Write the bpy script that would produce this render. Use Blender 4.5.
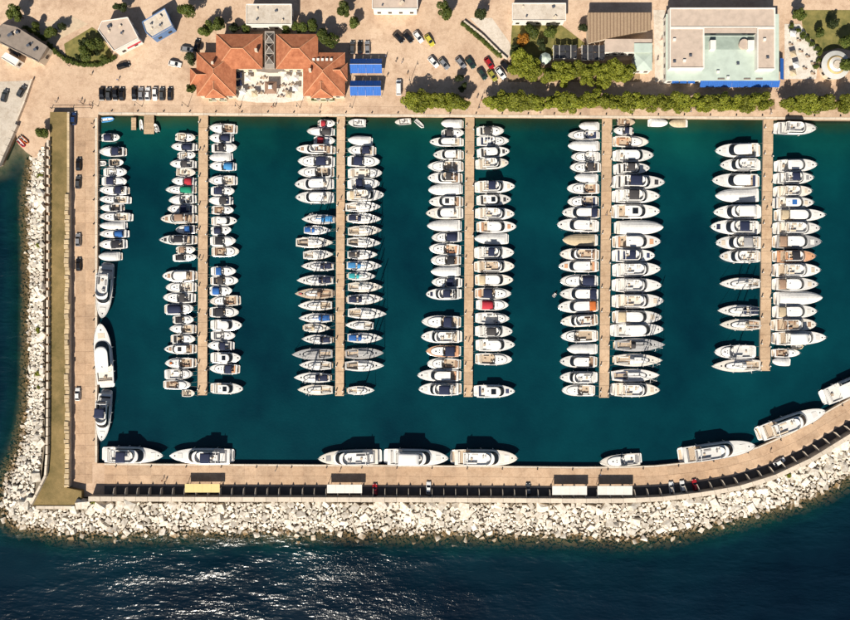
import bpy, bmesh, math, random
import numpy as np
from mathutils import Vector, Matrix
R = math.radians
random.seed(7)
rng = np.random.default_rng(7)
for o in list(bpy.data.objects): bpy.data.objects.remove(o)
SC = bpy.context.scene
C = SC.collection

# ------------------------------------------------------------------ camera
H = 247.0            # camera height above the quays (m); 3 photo pixels = 1 m on the quay level
cam_d = bpy.data.cameras.new('camera'); cam = bpy.data.objects.new('camera', cam_d); C.objects.link(cam)
cam.location = (0, 0, H); cam.rotation_euler = (0, 0, 0)
cam_d.sensor_width = 36; cam_d.lens = 36 * (H * 3) / 850; cam_d.clip_end = 5000; cam_d.clip_start = 1
SC.camera = cam
# ------------------------------------------------------------------ sky, sun, exposure
SUNV = Vector((-0.36, -1.06, 1.0)).normalized()
SUN_EL = math.asin(SUNV.z); SUN_AZ = math.atan2(SUNV.x, SUNV.y)
wd = bpy.data.worlds.new('World'); SC.world = wd; wd.use_nodes = True
nt = wd.node_tree; bg = nt.nodes['Background']
sky = nt.nodes.new('ShaderNodeTexSky'); sky.sky_type = 'NISHITA'; sky.sun_disc = False
sky.sun_elevation = SUN_EL; sky.sun_rotation = SUN_AZ % (2 * math.pi)
nt.links.new(sky.outputs[0], bg.inputs[0]); bg.inputs[1].default_value = 0.05
sd = bpy.data.lights.new('sun', 'SUN'); sun = bpy.data.objects.new('sun', sd); C.objects.link(sun)
sd.energy = 5.0; sd.angle = R(0.5); sd.color = (1.0, 0.93, 0.82)
sun.rotation_euler = (-SUNV).to_track_quat('-Z', 'Y').to_euler(); sun.location = (-60, -150, 200)
SC.view_settings.view_transform = 'Standard'; SC.view_settings.look = 'None'
SC.view_settings.exposure = 0.43; SC.view_settings.gamma = 1.0
SC.view_settings.use_curve_mapping = False
SC.cycles.max_bounces = 6; SC.cycles.transparent_max_bounces = 8
SC.cycles.caustics_reflective = False; SC.cycles.caustics_refractive = False

WZ = -1.2            # water level
def P(x, y, z=0.0):  # a pixel of the photograph taken to the horizontal plane at height z
    k = (1 - z / H) / 3.0
    return Vector(((x - 425) * k, (310 - y) * k, z))
def P2(x, y, z=0.0): v = P(x, y, z); return (v.x, v.y)

# ------------------------------------------------------------------ materials
MATS = {}
def new_mat(name):
    m = bpy.data.materials.new(name); m.use_nodes = True
    n = m.node_tree.nodes; b = n['Principled BSDF']
    return m, m.node_tree, b
def mat(name, col, rough=0.5, var=0.12, scale=1.5, bump=0.0, bscale=20, metal=0.0, rand=0.0, hue=None, spec=0.5, detail=4):
    """colour with two scales of noise, optional per-object variation and fine relief"""
    if name in MATS: return MATS[name]
    m, t, b = new_mat(name); N = t.nodes; K = t.links
    co = N.new('ShaderNodeTexCoord')
    c = Vector(col[:3]); c2 = Vector(hue) if hue else c * (1 - 2.2 * var)
    n1 = N.new('ShaderNodeTexNoise'); n1.inputs['Scale'].default_value = scale; n1.inputs['Detail'].default_value = detail
    n1.inputs['Roughness'].default_value = 0.65
    K.new(co.outputs['Object'], n1.inputs['Vector'])
    rp = N.new('ShaderNodeValToRGB'); rp.color_ramp.elements[0].position = 0.3; rp.color_ramp.elements[1].position = 0.62
    rp.color_ramp.elements[0].color = (*c2, 1); rp.color_ramp.elements[1].color = (*c, 1)
    K.new(n1.outputs[0], rp.inputs[0]); out = rp.outputs[0]
    if rand > 0:
        oi = N.new('ShaderNodeObjectInfo'); mr = N.new('ShaderNodeMapRange')
        mr.inputs[3].default_value = 1 - rand; mr.inputs[4].default_value = 1 + rand * 0.4
        K.new(oi.outputs['Random'], mr.inputs[0])
        hs = N.new('ShaderNodeHueSaturation'); K.new(mr.outputs[0], hs.inputs['Value']); K.new(out, hs.inputs['Color']); out = hs.outputs[0]
    K.new(out, b.inputs['Base Color'])
    b.inputs['Roughness'].default_value = rough; b.inputs['Metallic'].default_value = metal
    b.inputs['Specular IOR Level'].default_value = spec
    if bump > 0:
        n2 = N.new('ShaderNodeTexNoise'); n2.inputs['Scale'].default_value = bscale; n2.inputs['Detail'].default_value = 3
        K.new(co.outputs['Object'], n2.inputs['Vector'])
        bp = N.new('ShaderNodeBump'); bp.inputs['Strength'].default_value = bump; bp.inputs['Distance'].default_value = 0.05
        K.new(n2.outputs[0], bp.inputs['Height']); K.new(bp.outputs[0], b.inputs['Normal'])
    MATS[name] = m; return m
def stripes(name, c1, c2, period, axis=0, rough=0.6, duty=0.5, bump=0.0):
    """bands along one object axis (planks, ribbed sheet, woven canvas)"""
    if name in MATS: return MATS[name]
    m, t, b = new_mat(name); N = t.nodes; K = t.links
    co = N.new('ShaderNodeTexCoord'); sp = N.new('ShaderNodeSeparateXYZ'); K.new(co.outputs['Object'], sp.inputs[0])
    md = N.new('ShaderNodeMath'); md.operation = 'PINGPONG'; md.inputs[1].default_value = period / 2
    K.new(sp.outputs[axis], md.inputs[0])
    gt = N.new('ShaderNodeMath'); gt.operation = 'LESS_THAN'; gt.inputs[1].default_value = period / 2 * duty; K.new(md.outputs[0], gt.inputs[0])
    nz = N.new('ShaderNodeTexNoise'); nz.inputs['Scale'].default_value = 3; nz.inputs['Detail'].default_value = 5; K.new(co.outputs['Object'], nz.inputs['Vector'])
    mx = N.new('ShaderNodeMix'); mx.data_type = 'RGBA'; mx.inputs[6].default_value = (*c1, 1); mx.inputs[7].default_value = (*c2, 1)
    K.new(gt.outputs[0], mx.inputs[0])
    mm = N.new('ShaderNodeMix'); mm.data_type = 'RGBA'; mm.blend_type = 'MULTIPLY'; mm.inputs[0].default_value = 0.5
    K.new(mx.outputs[2], mm.inputs[6]); K.new(nz.outputs[0], mm.inputs[7])
    br = N.new('ShaderNodeBrightContrast'); br.inputs[1].default_value = 0.0; K.new(mm.outputs[2], br.inputs[0])
    K.new(br.outputs[0], b.inputs['Base Color']); b.inputs['Roughness'].default_value = rough
    if bump > 0:
        bp = N.new('ShaderNodeBump'); bp.inputs['Strength'].default_value = bump; bp.inputs['Distance'].default_value = 0.05
        K.new(md.outputs[0], bp.inputs['Height']); K.new(bp.outputs[0], b.inputs['Normal'])
    MATS[name] = m; return m

GEL = mat('gelcoat', (0.82, 0.80, 0.765), 0.25, 0.035, 0.7, rand=0.08)
GEL2 = mat('gelcoat_deck', (0.77, 0.745, 0.70), 0.45, 0.06, 1.3, rand=0.16)
CREAM = mat('gelcoat_cream', (0.75, 0.69, 0.60), 0.35, 0.06, 1.1, rand=0.12)
GREYDECK = mat('grey_deck', (0.40, 0.39, 0.38), 0.6, 0.08, 1.5, rand=0.12)
GLASS = mat('tinted_glass', (0.012, 0.015, 0.02), 0.08, 0.1, 1, spec=0.6)
TEAK = mat('teak', (0.54, 0.42, 0.30), 0.6, 0.14, 4, rand=0.2)
BROWN = mat('brown_trim', (0.30, 0.17, 0.10), 0.6, 0.14, 3, rand=0.2)
STEEL = mat('stainless', (0.6, 0.6, 0.6), 0.25, 0.05, 3, metal=0.9)
ALU = mat('mast_alloy', (0.74, 0.72, 0.68), 0.4, 0.05, 3)
BLACK = mat('black_rubber', (0.02, 0.02, 0.022), 0.6, 0.1, 3)
ROPE = mat('rope', (0.42, 0.38, 0.30), 0.9, 0.15, 8)
NAVYHULL = mat('navy_hull', (0.02, 0.035, 0.09), 0.2, 0.05, 1)
CUSH = {
 'white': mat('vinyl_white', (0.72, 0.69, 0.64), 0.55, 0.06, 2, rand=0.12),
 'beige': mat('vinyl_beige', (0.66, 0.55, 0.42), 0.6, 0.08, 2, rand=0.15),
 'brown': mat('vinyl_brown', (0.40, 0.25, 0.16), 0.6, 0.1, 2, rand=0.15),
 'navy': mat('vinyl_navy', (0.03, 0.045, 0.11), 0.6, 0.1, 2, rand=0.15),
 'grey': mat('vinyl_grey', (0.30, 0.29, 0.29), 0.6, 0.1, 2, rand=0.15),
 'dark': mat('vinyl_dark', (0.045, 0.042, 0.045), 0.6, 0.1, 2, rand=0.15),
 'peach': mat('vinyl_peach', (0.62, 0.33, 0.18), 0.6, 0.08, 2, rand=0.1),
}
CV = {}
for n_, c_ in dict(navy=(0.012, 0.019, 0.056), charcoal=(0.05, 0.045, 0.046), black=(0.018, 0.018, 0.024), blue=(0.02, 0.12, 0.38),
                   sky=(0.05, 0.26, 0.55), red=(0.42, 0.02, 0.035), green=(0.0, 0.20, 0.11), teal=(0.03, 0.36, 0.38),
                   beige=(0.58, 0.46, 0.30), brown=(0.33, 0.21, 0.14), white=(0.76, 0.74, 0.70), grey=(0.34, 0.33, 0.33),
                   peach=(0.60, 0.34, 0.20), orange=(0.62, 0.16, 0.03)).items():
    CV[n_] = mat('canvas_' + n_, c_, 0.85, 0.10, 1.6, bump=0.25, bscale=5, rand=0.15)

# ------------------------------------------------------------------ mesh building
class MB:
    __slots__ = ('v', 'f')
    def __init__(s): s.v = []; s.f = []
    def add(s, v, f):
        k = len(s.v); s.v += [tuple(p) for p in v]; s.f += [tuple(i + k for i in q) for q in f]; return s
    def box(s, x, y, z, sx, sy, sz, rz=0.0, tx=1.0, ty=1.0):
        """box standing on z, top scaled by tx, ty"""
        c, n = math.cos(rz), math.sin(rz); v = []
        for zz, a, b in ((z, 1, 1), (z + sz, tx, ty)):
            for px, py in ((-1, -1), (1, -1), (1, 1), (-1, 1)):
                lx, ly = px * sx / 2 * a, py * sy / 2 * b
                v.append((x + lx * c - ly * n, y + lx * n + ly * c, zz))
        return s.add(v, [(3, 2, 1, 0), (4, 5, 6, 7), (0, 1, 5, 4), (1, 2, 6, 5), (2, 3, 7, 6), (3, 0, 4, 7)])
    def cush(s, x, y, z, sx, sy, sz, rz=0.0, b=0.06):
        """cushion: box with bevelled top edges"""
        b = min(b, sx * .3, sy * .3, sz * .6); c, n = math.cos(rz), math.sin(rz); v = []
        for zz, i in ((z, 0), (z + sz - b, 0), (z + sz, b)):
            for px, py in ((-1, -1), (1, -1), (1, 1), (-1, 1)):
                lx, ly = px * (sx / 2 - i), py * (sy / 2 - i); v.append((x + lx * c - ly * n, y + lx * n + ly * c, zz))
        f = [(3, 2, 1, 0), (8, 9, 10, 11)]
        for k in (0, 4):
            for i in range(4): j = (i + 1) % 4; f.append((k + i, k + j, k + 4 + j, k + 4 + i))
        return s.add(v, f)
    def prism(s, poly, z0, z1):
        n = len(poly); v = [(p[0], p[1], z0) for p in poly] + [(p[0], p[1], z1) for p in poly]
        a = sum(poly[i][0] * poly[(i + 1) % n][1] - poly[(i + 1) % n][0] * poly[i][1] for i in range(n))
        f = [tuple(range(n, 2 * n)), tuple(range(n - 1, -1, -1))] + [(i, (i + 1) % n, n + (i + 1) % n, n + i) for i in range(n)]
        if a < 0: f = [q[::-1] for q in f]
        return s.add(v, f)
    def loft(s, loops, closed=True, cap0=False, cap1=False):
        n = len(loops[0]); v = [p for l in loops for p in l]; f = []
        for k in range(len(loops) - 1):
            for i in range(n if closed else n - 1):
                j = (i + 1) % n; f.append((k * n + i, k * n + j, (k + 1) * n + j, (k + 1) * n + i))
        if cap0: f.append(tuple(range(n - 1, -1, -1)))
        if cap1: f.append(tuple((len(loops) - 1) * n + i for i in range(n)))
        return s.add(v, f)
    def tube(s, pts, r, n=5, r1=None):
        pts = [Vector(p) for p in pts]; loops = []; m = len(pts)
        for i, p in enumerate(pts):
            d = (pts[min(i + 1, m - 1)] - pts[max(i - 1, 0)]).normalized()
            a = Vector((0, 0, 1)) if abs(d.z) < .9 else Vector((1, 0, 0))
            u = d.cross(a).normalized(); w = d.cross(u)
            rr = r if r1 is None else r + (r1 - r) * i / (m - 1)
            loops.append([tuple(p + (u * math.cos(2 * math.pi * k / n) + w * math.sin(2 * math.pi * k / n)) * rr) for k in range(n)])
        return s.loft(loops, True, True, True)
    def cyl(s, x, y, z0, z1, r, n=10, r1=None):
        r1 = r if r1 is None else r1
        return s.loft([[(x + rr * math.cos(2 * math.pi * k / n), y + rr * math.sin(2 * math.pi * k / n), zz) for k in range(n)] for zz, rr in ((z0, r), (z1, r1))], True, True, True)
    def build(s, name, m, parent=None, smooth=False):
        me = bpy.data.meshes.new(name); me.from_pydata(s.v, [], s.f)
        if m is not None: me.materials.append(m)
        if smooth: me.polygons.foreach_set('use_smooth', [True] * len(me.polygons))
        o = bpy.data.objects.new(name, me); C.objects.link(o)
        if parent is not None: o.parent = parent
        return o
def grid_patch(x0, x1, w0, w1, z, camber, nx=4, ny=5, th=0.03, droop=0.0, sag=0.02):
    """fabric sheet: cambered across, sagging between its hoops, with thickness"""
    m = MB(); top = []
    for i in range(nx + 1):
        u = i / nx; w = w0 + (w1 - w0) * u
        for j in range(ny + 1):
            q = 2 * j / ny - 1
            zz = z + camber * (1 - q * q) - droop * abs(q) ** 6 - sag * math.sin(u * math.pi * 2) ** 2 + 0.25 * camber * math.sin(u * math.pi)
            top.append((x0 + (x1 - x0) * u, w * q, zz))
    k = len(top); bot = [(p[0], p[1], p[2] - th) for p in top]; f = []; W = ny + 1
    for i in range(nx):
        for j in range(ny):
            a, b, c, d = i * W + j, (i + 1) * W + j, (i + 1) * W + j + 1, i * W + j + 1
            f.append((a, b, c, d)); f.append((k + d, k + c, k + b, k + a))
    for i in range(nx):
        a, b = i * W, (i + 1) * W; f.append((a, k + a, k + b, b)); a += ny; b += ny; f.append((a, b, k + b, k + a))
    for j in range(ny):
        a, b = j, j + 1; f.append((a, b, k + b, k + a)); a += nx * W; b += nx * W; f.append((a, k + a, k + b, b))
    return m.add(top + bot, f)
def tag(o, label=None, cat=None, group=None, kind=None):
    if label:
        assert 4 <= len(label.split()) <= 16, label
        o['label'] = label
    if cat: o['category'] = cat
    if group: o['group'] = group
    if kind: o['kind'] = kind
    return o
def thing(name, label, cat, loc=(0, 0, 0), rz=0.0, group=None):
    o = bpy.data.objects.new(name, None); C.objects.link(o); o.location = loc; o.rotation_euler = (0, 0, rz); o.empty_display_size = 0.3
    return tag(o, label, cat, group)
def copy_tree(o, parent=None):
    c = o.copy(); C.objects.link(c)
    if parent is not None: c.parent = parent
    for ch in list(o.children): copy_tree(ch, c)
    return c
ONES = 'zeroth first second third fourth fifth sixth seventh eighth ninth tenth eleventh twelfth thirteenth fourteenth fifteenth sixteenth seventeenth eighteenth nineteenth'.split()
TENS = {20: 'twent', 30: 'thirt', 40: 'fort', 50: 'fift', 60: 'sixt', 70: 'sevent', 80: 'eight', 90: 'ninet'}
def ordn(n):
    if n < 20: return ONES[n]
    if n % 10 == 0: return TENS[n] + 'ieth'
    return TENS[n - n % 10] + 'y-' + ONES[n % 10]

# ================================================================== SETTING
def poly_px(pts, z=0.0): return [P2(x, y, z) for x, y in pts]
def resample(pairs, step):
    """pairs of (inner, outer) pixels -> list of (inner, outer) every `step` px along the inner line"""
    a = np.array([p[0] for p in pairs], float); b = np.array([p[1] for p in pairs], float)
    s = np.concatenate([[0], np.cumsum(np.hypot(*(a[1:] - a[:-1]).T))])
    q = np.arange(0, s[-1], step)
    f = lambda m: np.stack([np.interp(q, s, m[:, 0]), np.interp(q, s, m[:, 1])], 1)
    return f(a), f(b)
QUAY = [((81, 463.3), (81, 497)), ((200, 464), (200, 497.5)), ((390, 465), (390, 498)), ((500, 466), (500, 498.5)), ((580, 466.8), (580, 499)), ((622, 466.6), (624, 498.8)),
        ((655, 465.4), (661, 497)), ((690, 462), (699, 492.5)), ((722, 457), (735, 486.5)), ((756, 447.5), (771, 475.5)), ((791, 432.5), (808, 458)), ((826, 411.5), (845, 435)), ((850, 398), (870, 420.5)),
        ((900, 370), (922, 392)), ((1000, 318), (1022, 342))]
QI, QO = resample(QUAY, 11.7)
def qp(i, f, z=0.0):
    p = QI[i] * (1 - f) + QO[i] * f; return P2(p[0], p[1], z)
inner = [p[0] for p in QUAY]; outer = [p[1] for p in QUAY]

# ---- ground: one sheet with vertical quay faces
m = mat('paving', (0.58, 0.42, 0.285), 0.85, 0.10, 0.035, bump=0.15, bscale=2, detail=9)
def paving_mat(name, base, dark, lite):
    mm, t, b = new_mat(name); N = t.nodes; K = t.links
    g = N.new('ShaderNodeNewGeometry')
    def noise(sc, det, ro=0.6):
        n = N.new('ShaderNodeTexNoise'); n.inputs['Scale'].default_value = sc; n.inputs['Detail'].default_value = det; n.inputs['Roughness'].default_value = ro
        K.new(g.outputs['Position'], n.inputs['Vector']); return n.outputs[0]
    def ramp(x, a, b_, ca, cb):
        r = N.new('ShaderNodeValToRGB'); r.color_ramp.elements[0].position = a; r.color_ramp.elements[1].position = b_
        r.color_ramp.elements[0].color = (*ca, 1); r.color_ramp.elements[1].color = (*cb, 1); K.new(x, r.inputs[0]); return r.outputs[0]
    def mix(fac, a, b_, mode='MIX'):
        x = N.new('ShaderNodeMix'); x.data_type = 'RGBA'; x.blend_type = mode
        if isinstance(fac, float): x.inputs[0].default_value = fac
        else: K.new(fac, x.inputs[0])
        for k, s in ((6, a), (7, b_)):
            if isinstance(s, tuple): x.inputs[k].default_value = (*s, 1)
            else: K.new(s, x.inputs[k])
        return x.outputs[2]
    c = ramp(noise(0.045, 10, 0.62), 0.36, 0.64, base, lite)
    st = ramp(noise(0.17, 9, 0.75), 0.48, 0.72, (0, 0, 0), (1, 1, 1))
    c = mix(st, c, dark)
    oi = N.new('ShaderNodeObjectInfo'); mr = N.new('ShaderNodeMapRange'); mr.inputs[3].default_value = 0.88; mr.inputs[4].default_value = 1.08; K.new(oi.outputs['Random'], mr.inputs[0])
    hs = N.new('ShaderNodeHueSaturation'); K.new(mr.outputs[0], hs.inputs['Value']); K.new(c, hs.inputs['Color'])
    gr = mix(1.0, ramp(noise(2.5, 4), 0.3, 0.7, (0.80, 0.80, 0.80), (1, 1, 1)), ramp(noise(0.55, 8, 0.75), 0.34, 0.52, (0.80, 0.76, 0.72), (1, 1, 1)), 'MULTIPLY')
    K.new(mix(1.0, hs.outputs[0], gr, 'MULTIPLY'), b.inputs['Base Color'])
    b.inputs['Roughness'].default_value = 0.85
    MATS[name] = mm; return mm
PAVE = paving_mat('plaza_paving', (0.57, 0.395, 0.265), (0.43, 0.28, 0.185), (0.71, 0.525, 0.37))
QUAYM = paving_mat('quay_concrete', (0.52, 0.345, 0.215), (0.40, 0.26, 0.165), (0.60, 0.42, 0.275))
PALE = paving_mat('pale_concrete', (0.62, 0.54, 0.44), (0.5, 0.42, 0.33), (0.72, 0.64, 0.54))
WHITEP = paving_mat('terrace_paving', (0.72, 0.66, 0.57), (0.58, 0.50, 0.40), (0.80, 0.75, 0.67))
STONE = mat('coping_stone', (0.68, 0.58, 0.46), 0.8, 0.10, 1.2, rand=0.15, bump=0.2, bscale=6)
WALLM = mat('sea_wall', (0.60, 0.52, 0.42), 0.85, 0.10, 0.5, rand=0.08)

g = [(-420, -420), (1300, -420), (1300, 125), (850, 119.5), (98, 114.3)] + inner[1:2][:0] + [(97, 463.4)] + inner[1:] + outer[::-1] + \
    [(81, 505), (33, 505), (46, 474), (45, 160), (33, 157), (26, 152), (18, 144), (15.5, 131), (18, 124.5), (0, 164.5), (-420, 300)]
m = MB().prism(poly_px(g), -6, 0.0); tag(m.build('ground', PAVE), kind='structure')

# ---- water and sea bed
CREST = [((46, 148), (33, 157)), ((45, 200), (29, 200)), ((45, 300), (31, 300)), ((45, 400), (29, 405)), ((44, 450), (22, 450)), ((39, 480), (6, 484)), ((32, 504), (3, 506)), ((42, 509), (14, 523)),
         ((60, 510), (42, 528)), ((82, 502), (72, 531)), ((200, 502), (200, 529)), ((390, 502.5), (390, 530)), ((500, 503), (500, 531)), ((580, 503.5), (578, 533)), ((624, 503), (626, 535)), ((661, 501.5), (670, 531)),
         ((699, 497), (710, 522)), ((735, 491), (748, 513)), ((771, 480), (786, 502)), ((808, 462), (826, 487)), ((845, 439), (864, 463)), ((870, 425), (890, 448)), ((922, 396), (942, 420)), ((1022, 346), (1040, 370))]
def seg_dist(pts, poly):
    a = np.array(poly[:-1], float); b = np.array(poly[1:], float); d = np.full(len(pts), 1e9)
    for p, q in zip(a, b):
        e = q - p; t = np.clip(((pts - p) @ e) / (e @ e), 0, 1); d = np.minimum(d, np.hypot(*(pts - p - t[:, None] * e).T))
    return d
def in_poly(pts, poly):
    r = np.zeros(len(pts), bool); n = len(poly)
    for i in range(n):
        x1, y1 = poly[i]; x2, y2 = poly[(i + 1) % n]
        if y1 == y2: continue
        c = ((y1 > pts[:, 1]) != (y2 > pts[:, 1])) & (pts[:, 0] < (x2 - x1) * (pts[:, 1] - y1) / (y2 - y1) + x1); r ^= c
    return r
HARB = [(97, 114.3), (850, 119.5), (1300, 125), (1300, 250)] + inner[1:][::-1] + [(97, 463.4)]
xs = np.concatenate([[-3000, -900, -350, -230], np.arange(-180, 181, 2.0), [230, 350, 900, 3000]])
ys = np.concatenate([[-3000, -900, -350, -200], np.arange(-150, 151, 2.0), [200, 350, 900, 3000]])
XX, YY = np.meshgrid(xs, ys); pts = np.stack([XX.ravel(), YY.ravel()], 1)
k = (1 - WZ / H) / 3.0
ppx = np.stack([pts[:, 0] / k + 425, 310 - pts[:, 1] / k], 1)
inh = in_poly(ppx, HARB)
toe = [c[1] for c in CREST]; shore = [(-420, 300), (0, 165), (15.5, 131), (18, 144), (26, 152)] + toe
crest_poly = [(-420, -900), (1300, -900), (1300, 250)] + toe[::-1] + [(26, 152), (18, 144), (15.5, 131), (0, 165), (-420, 300)]
d_sea = seg_dist(ppx, shore) / 3.0; d_sea = np.where(in_poly(ppx, crest_poly) & ~inh, 0, d_sea)
d_har = seg_dist(ppx, [(97, 114.3), (850, 119.5), (1300, 125)]) / 3.0
depth = np.where(inh, d_har, d_sea)
nx_, ny_ = len(xs), len(ys)
faces = [(j * nx_ + i, j * nx_ + i + 1, (j + 1) * nx_ + i + 1, (j + 1) * nx_ + i) for j in range(ny_ - 1) for i in range(nx_ - 1)]
def sheet(name, z, m):
    me = bpy.data.meshes.new(name)
    me.from_pydata([(float(a), float(b), float(c)) for (a, b), c in zip(pts, z)], [], faces); me.materials.append(m)
    me.polygons.foreach_set('use_smooth', [True] * len(me.polygons))
    for nm, arr in (('depth', depth), ('chop', np.where(inh, 0.0, 1.0))):
        at = me.attributes.new(nm, 'FLOAT', 'POINT'); at.data.foreach_set('value', arr.astype(np.float32))
    o = bpy.data.objects.new(name, me); C.objects.link(o); return tag(o, kind='structure')
def water_mat():
    m, t, b = new_mat('sea_water'); N = t.nodes; K = t.links
    def attr(n): a = N.new('ShaderNodeAttribute'); a.attribute_name = n; return a.outputs['Fac']
    dp, ch = attr('depth'), attr('chop'); g = N.new('ShaderNodeNewGeometry')
    def noise(sc, det=4, ro=0.55, stretch=None, dist=0.0):
        n = N.new('ShaderNodeTexNoise'); n.inputs['Scale'].default_value = sc; n.inputs['Detail'].default_value = det; n.inputs['Roughness'].default_value = ro; n.inputs['Distortion'].default_value = dist
        v = g.outputs['Position']
        if stretch:
            mp = N.new('ShaderNodeMapping'); mp.inputs['Rotation'].default_value = (0, 0, stretch[0]); mp.inputs['Scale'].default_value = (stretch[1], 1, 1); K.new(v, mp.inputs[0]); v = mp.outputs[0]
        K.new(v, n.inputs['Vector']); return n.outputs[0]
    def math_(op, a, b_=None, c_=None):
        x = N.new('ShaderNodeMath'); x.operation = op
        for i, s in enumerate((a, b_, c_)):
            if s is None: continue
            if isinstance(s, (int, float)): x.inputs[i].default_value = s
            else: K.new(s, x.inputs[i])
        return x.outputs[0]
    def ramp(x, els):
        r = N.new('ShaderNodeValToRGB'); e = r.color_ramp.elements
        for i, (p, c) in enumerate(els):
            q = e[i] if i < 2 else e.new(p)
            q.position = p; q.color = (*c, 1)
        K.new(x, r.inputs[0]); return r.outputs[0]
    def mix(fac, a, b_):
        x = N.new('ShaderNodeMix'); x.data_type = 'RGBA'; K.new(fac, x.inputs[0]); K.new(a, x.inputs[6]); K.new(b_, x.inputs[7]); return x.outputs[2]
    # body colour of the water by depth (bed shows through where shallow)
    dn = math_('ADD', dp, math_('MULTIPLY', math_('SUBTRACT', noise(0.16, 6, 0.7), 0.5), 9.0))
    ds = math_('DIVIDE', dn, 45.0)
    sea = ramp(ds, [(0.0, (0.020, 0.045, 0.026)), (0.05, (0.004, 0.045, 0.036)), (0.11, (0.002, 0.028, 0.033)), (0.21, (0.0012, 0.0145, 0.025)), (0.5, (0.0011, 0.0092, 0.0195)), (1.0, (0.0011, 0.008, 0.018))])
    hb = ramp(math_('DIVIDE', math_('ADD', dp, math_('MULTIPLY', math_('SUBTRACT', noise(0.25, 4), 0.5), 3.0)), 40.0),
              [(0.0, (0.030, 0.042, 0.018)), (0.06, (0.012, 0.048, 0.030)), (0.13, (0.002, 0.052, 0.048)), (0.45, (0.001, 0.041, 0.049)), (1.0, (0.001, 0.033, 0.046))])
    col = mix(ch, hb, sea)
    # broad patches: weed and silt below
    pt = ramp(noise(0.026, 6, 0.6), [(0.36, (0.45, 0.58, 0.66)), (0.68, (1.3, 1.3, 1.18))])
    mm = N.new('ShaderNodeMix'); mm.data_type = 'RGBA'; mm.blend_type = 'MULTIPLY'; mm.inputs[0].default_value = 1.0
    K.new(col, mm.inputs[6]); K.new(pt, mm.inputs[7]); K.new(mm.outputs[2], b.inputs['Base Color'])
    al = N.new('ShaderNodeMapRange'); al.inputs[1].default_value = 0.0; al.inputs[2].default_value = 8.0; al.inputs[3].default_value = 0.12; al.inputs[4].default_value = 1.0; K.new(dp, al.inputs[0])
    K.new(math_('MAXIMUM', al.outputs[0], math_('SUBTRACT', 0.95, ch)), b.inputs['Alpha'])
    b.inputs['IOR'].default_value = 1.33; b.inputs['Specular IOR Level'].default_value = 0.36; b.inputs['Roughness'].default_value = 0.19
    # waves: wind ripples and chop on the sea side, nearly flat inside the harbour
    gust = ramp(noise(0.045, 5, 0.65, (0.22, 0.35)), [(0.42, (0.25, 0.25, 0.25)), (0.62, (1, 1, 1))])
    w1 = noise(1.5, 1.5, 0.5, (0.28, 0.45), 0.6); w2 = noise(3.4, 1.0, 0.5, (0.1, 0.55), 0.4); w3 = noise(0.15, 1, 0.5, (0.3, 0.35))
    seah = math_('MULTIPLY', math_('ADD', math_('ADD', math_('MULTIPLY', w1, 0.132), math_('MULTIPLY', w2, 0.060)), math_('MULTIPLY', w3, 0.85)), gust)
    harh = math_('MULTIPLY', noise(1.4, 2), 0.05)
    hh = math_('ADD', math_('MULTIPLY', seah, ch), math_('MULTIPLY', harh, math_('SUBTRACT', 1.0, ch)))
    bp = N.new('ShaderNodeBump'); bp.inputs['Strength'].default_value = 1.0; bp.inputs['Distance'].default_value = 1.0; K.new(hh, bp.inputs['Height']); K.new(bp.outputs[0], b.inputs['Normal'])
    return m
sheet('sea', np.full(len(pts), WZ), water_mat())
BED = mat('sea_bed', (0.20, 0.17, 0.10), 0.95, 0.25, 0.35, hue=(0.05, 0.065, 0.035))
bz = np.where(inh, -5.8 - 0 * depth, np.maximum(WZ - 0.7 - 0.5 * d_sea, -14)); pass
sheet('sea_bed', bz, BED)

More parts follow.
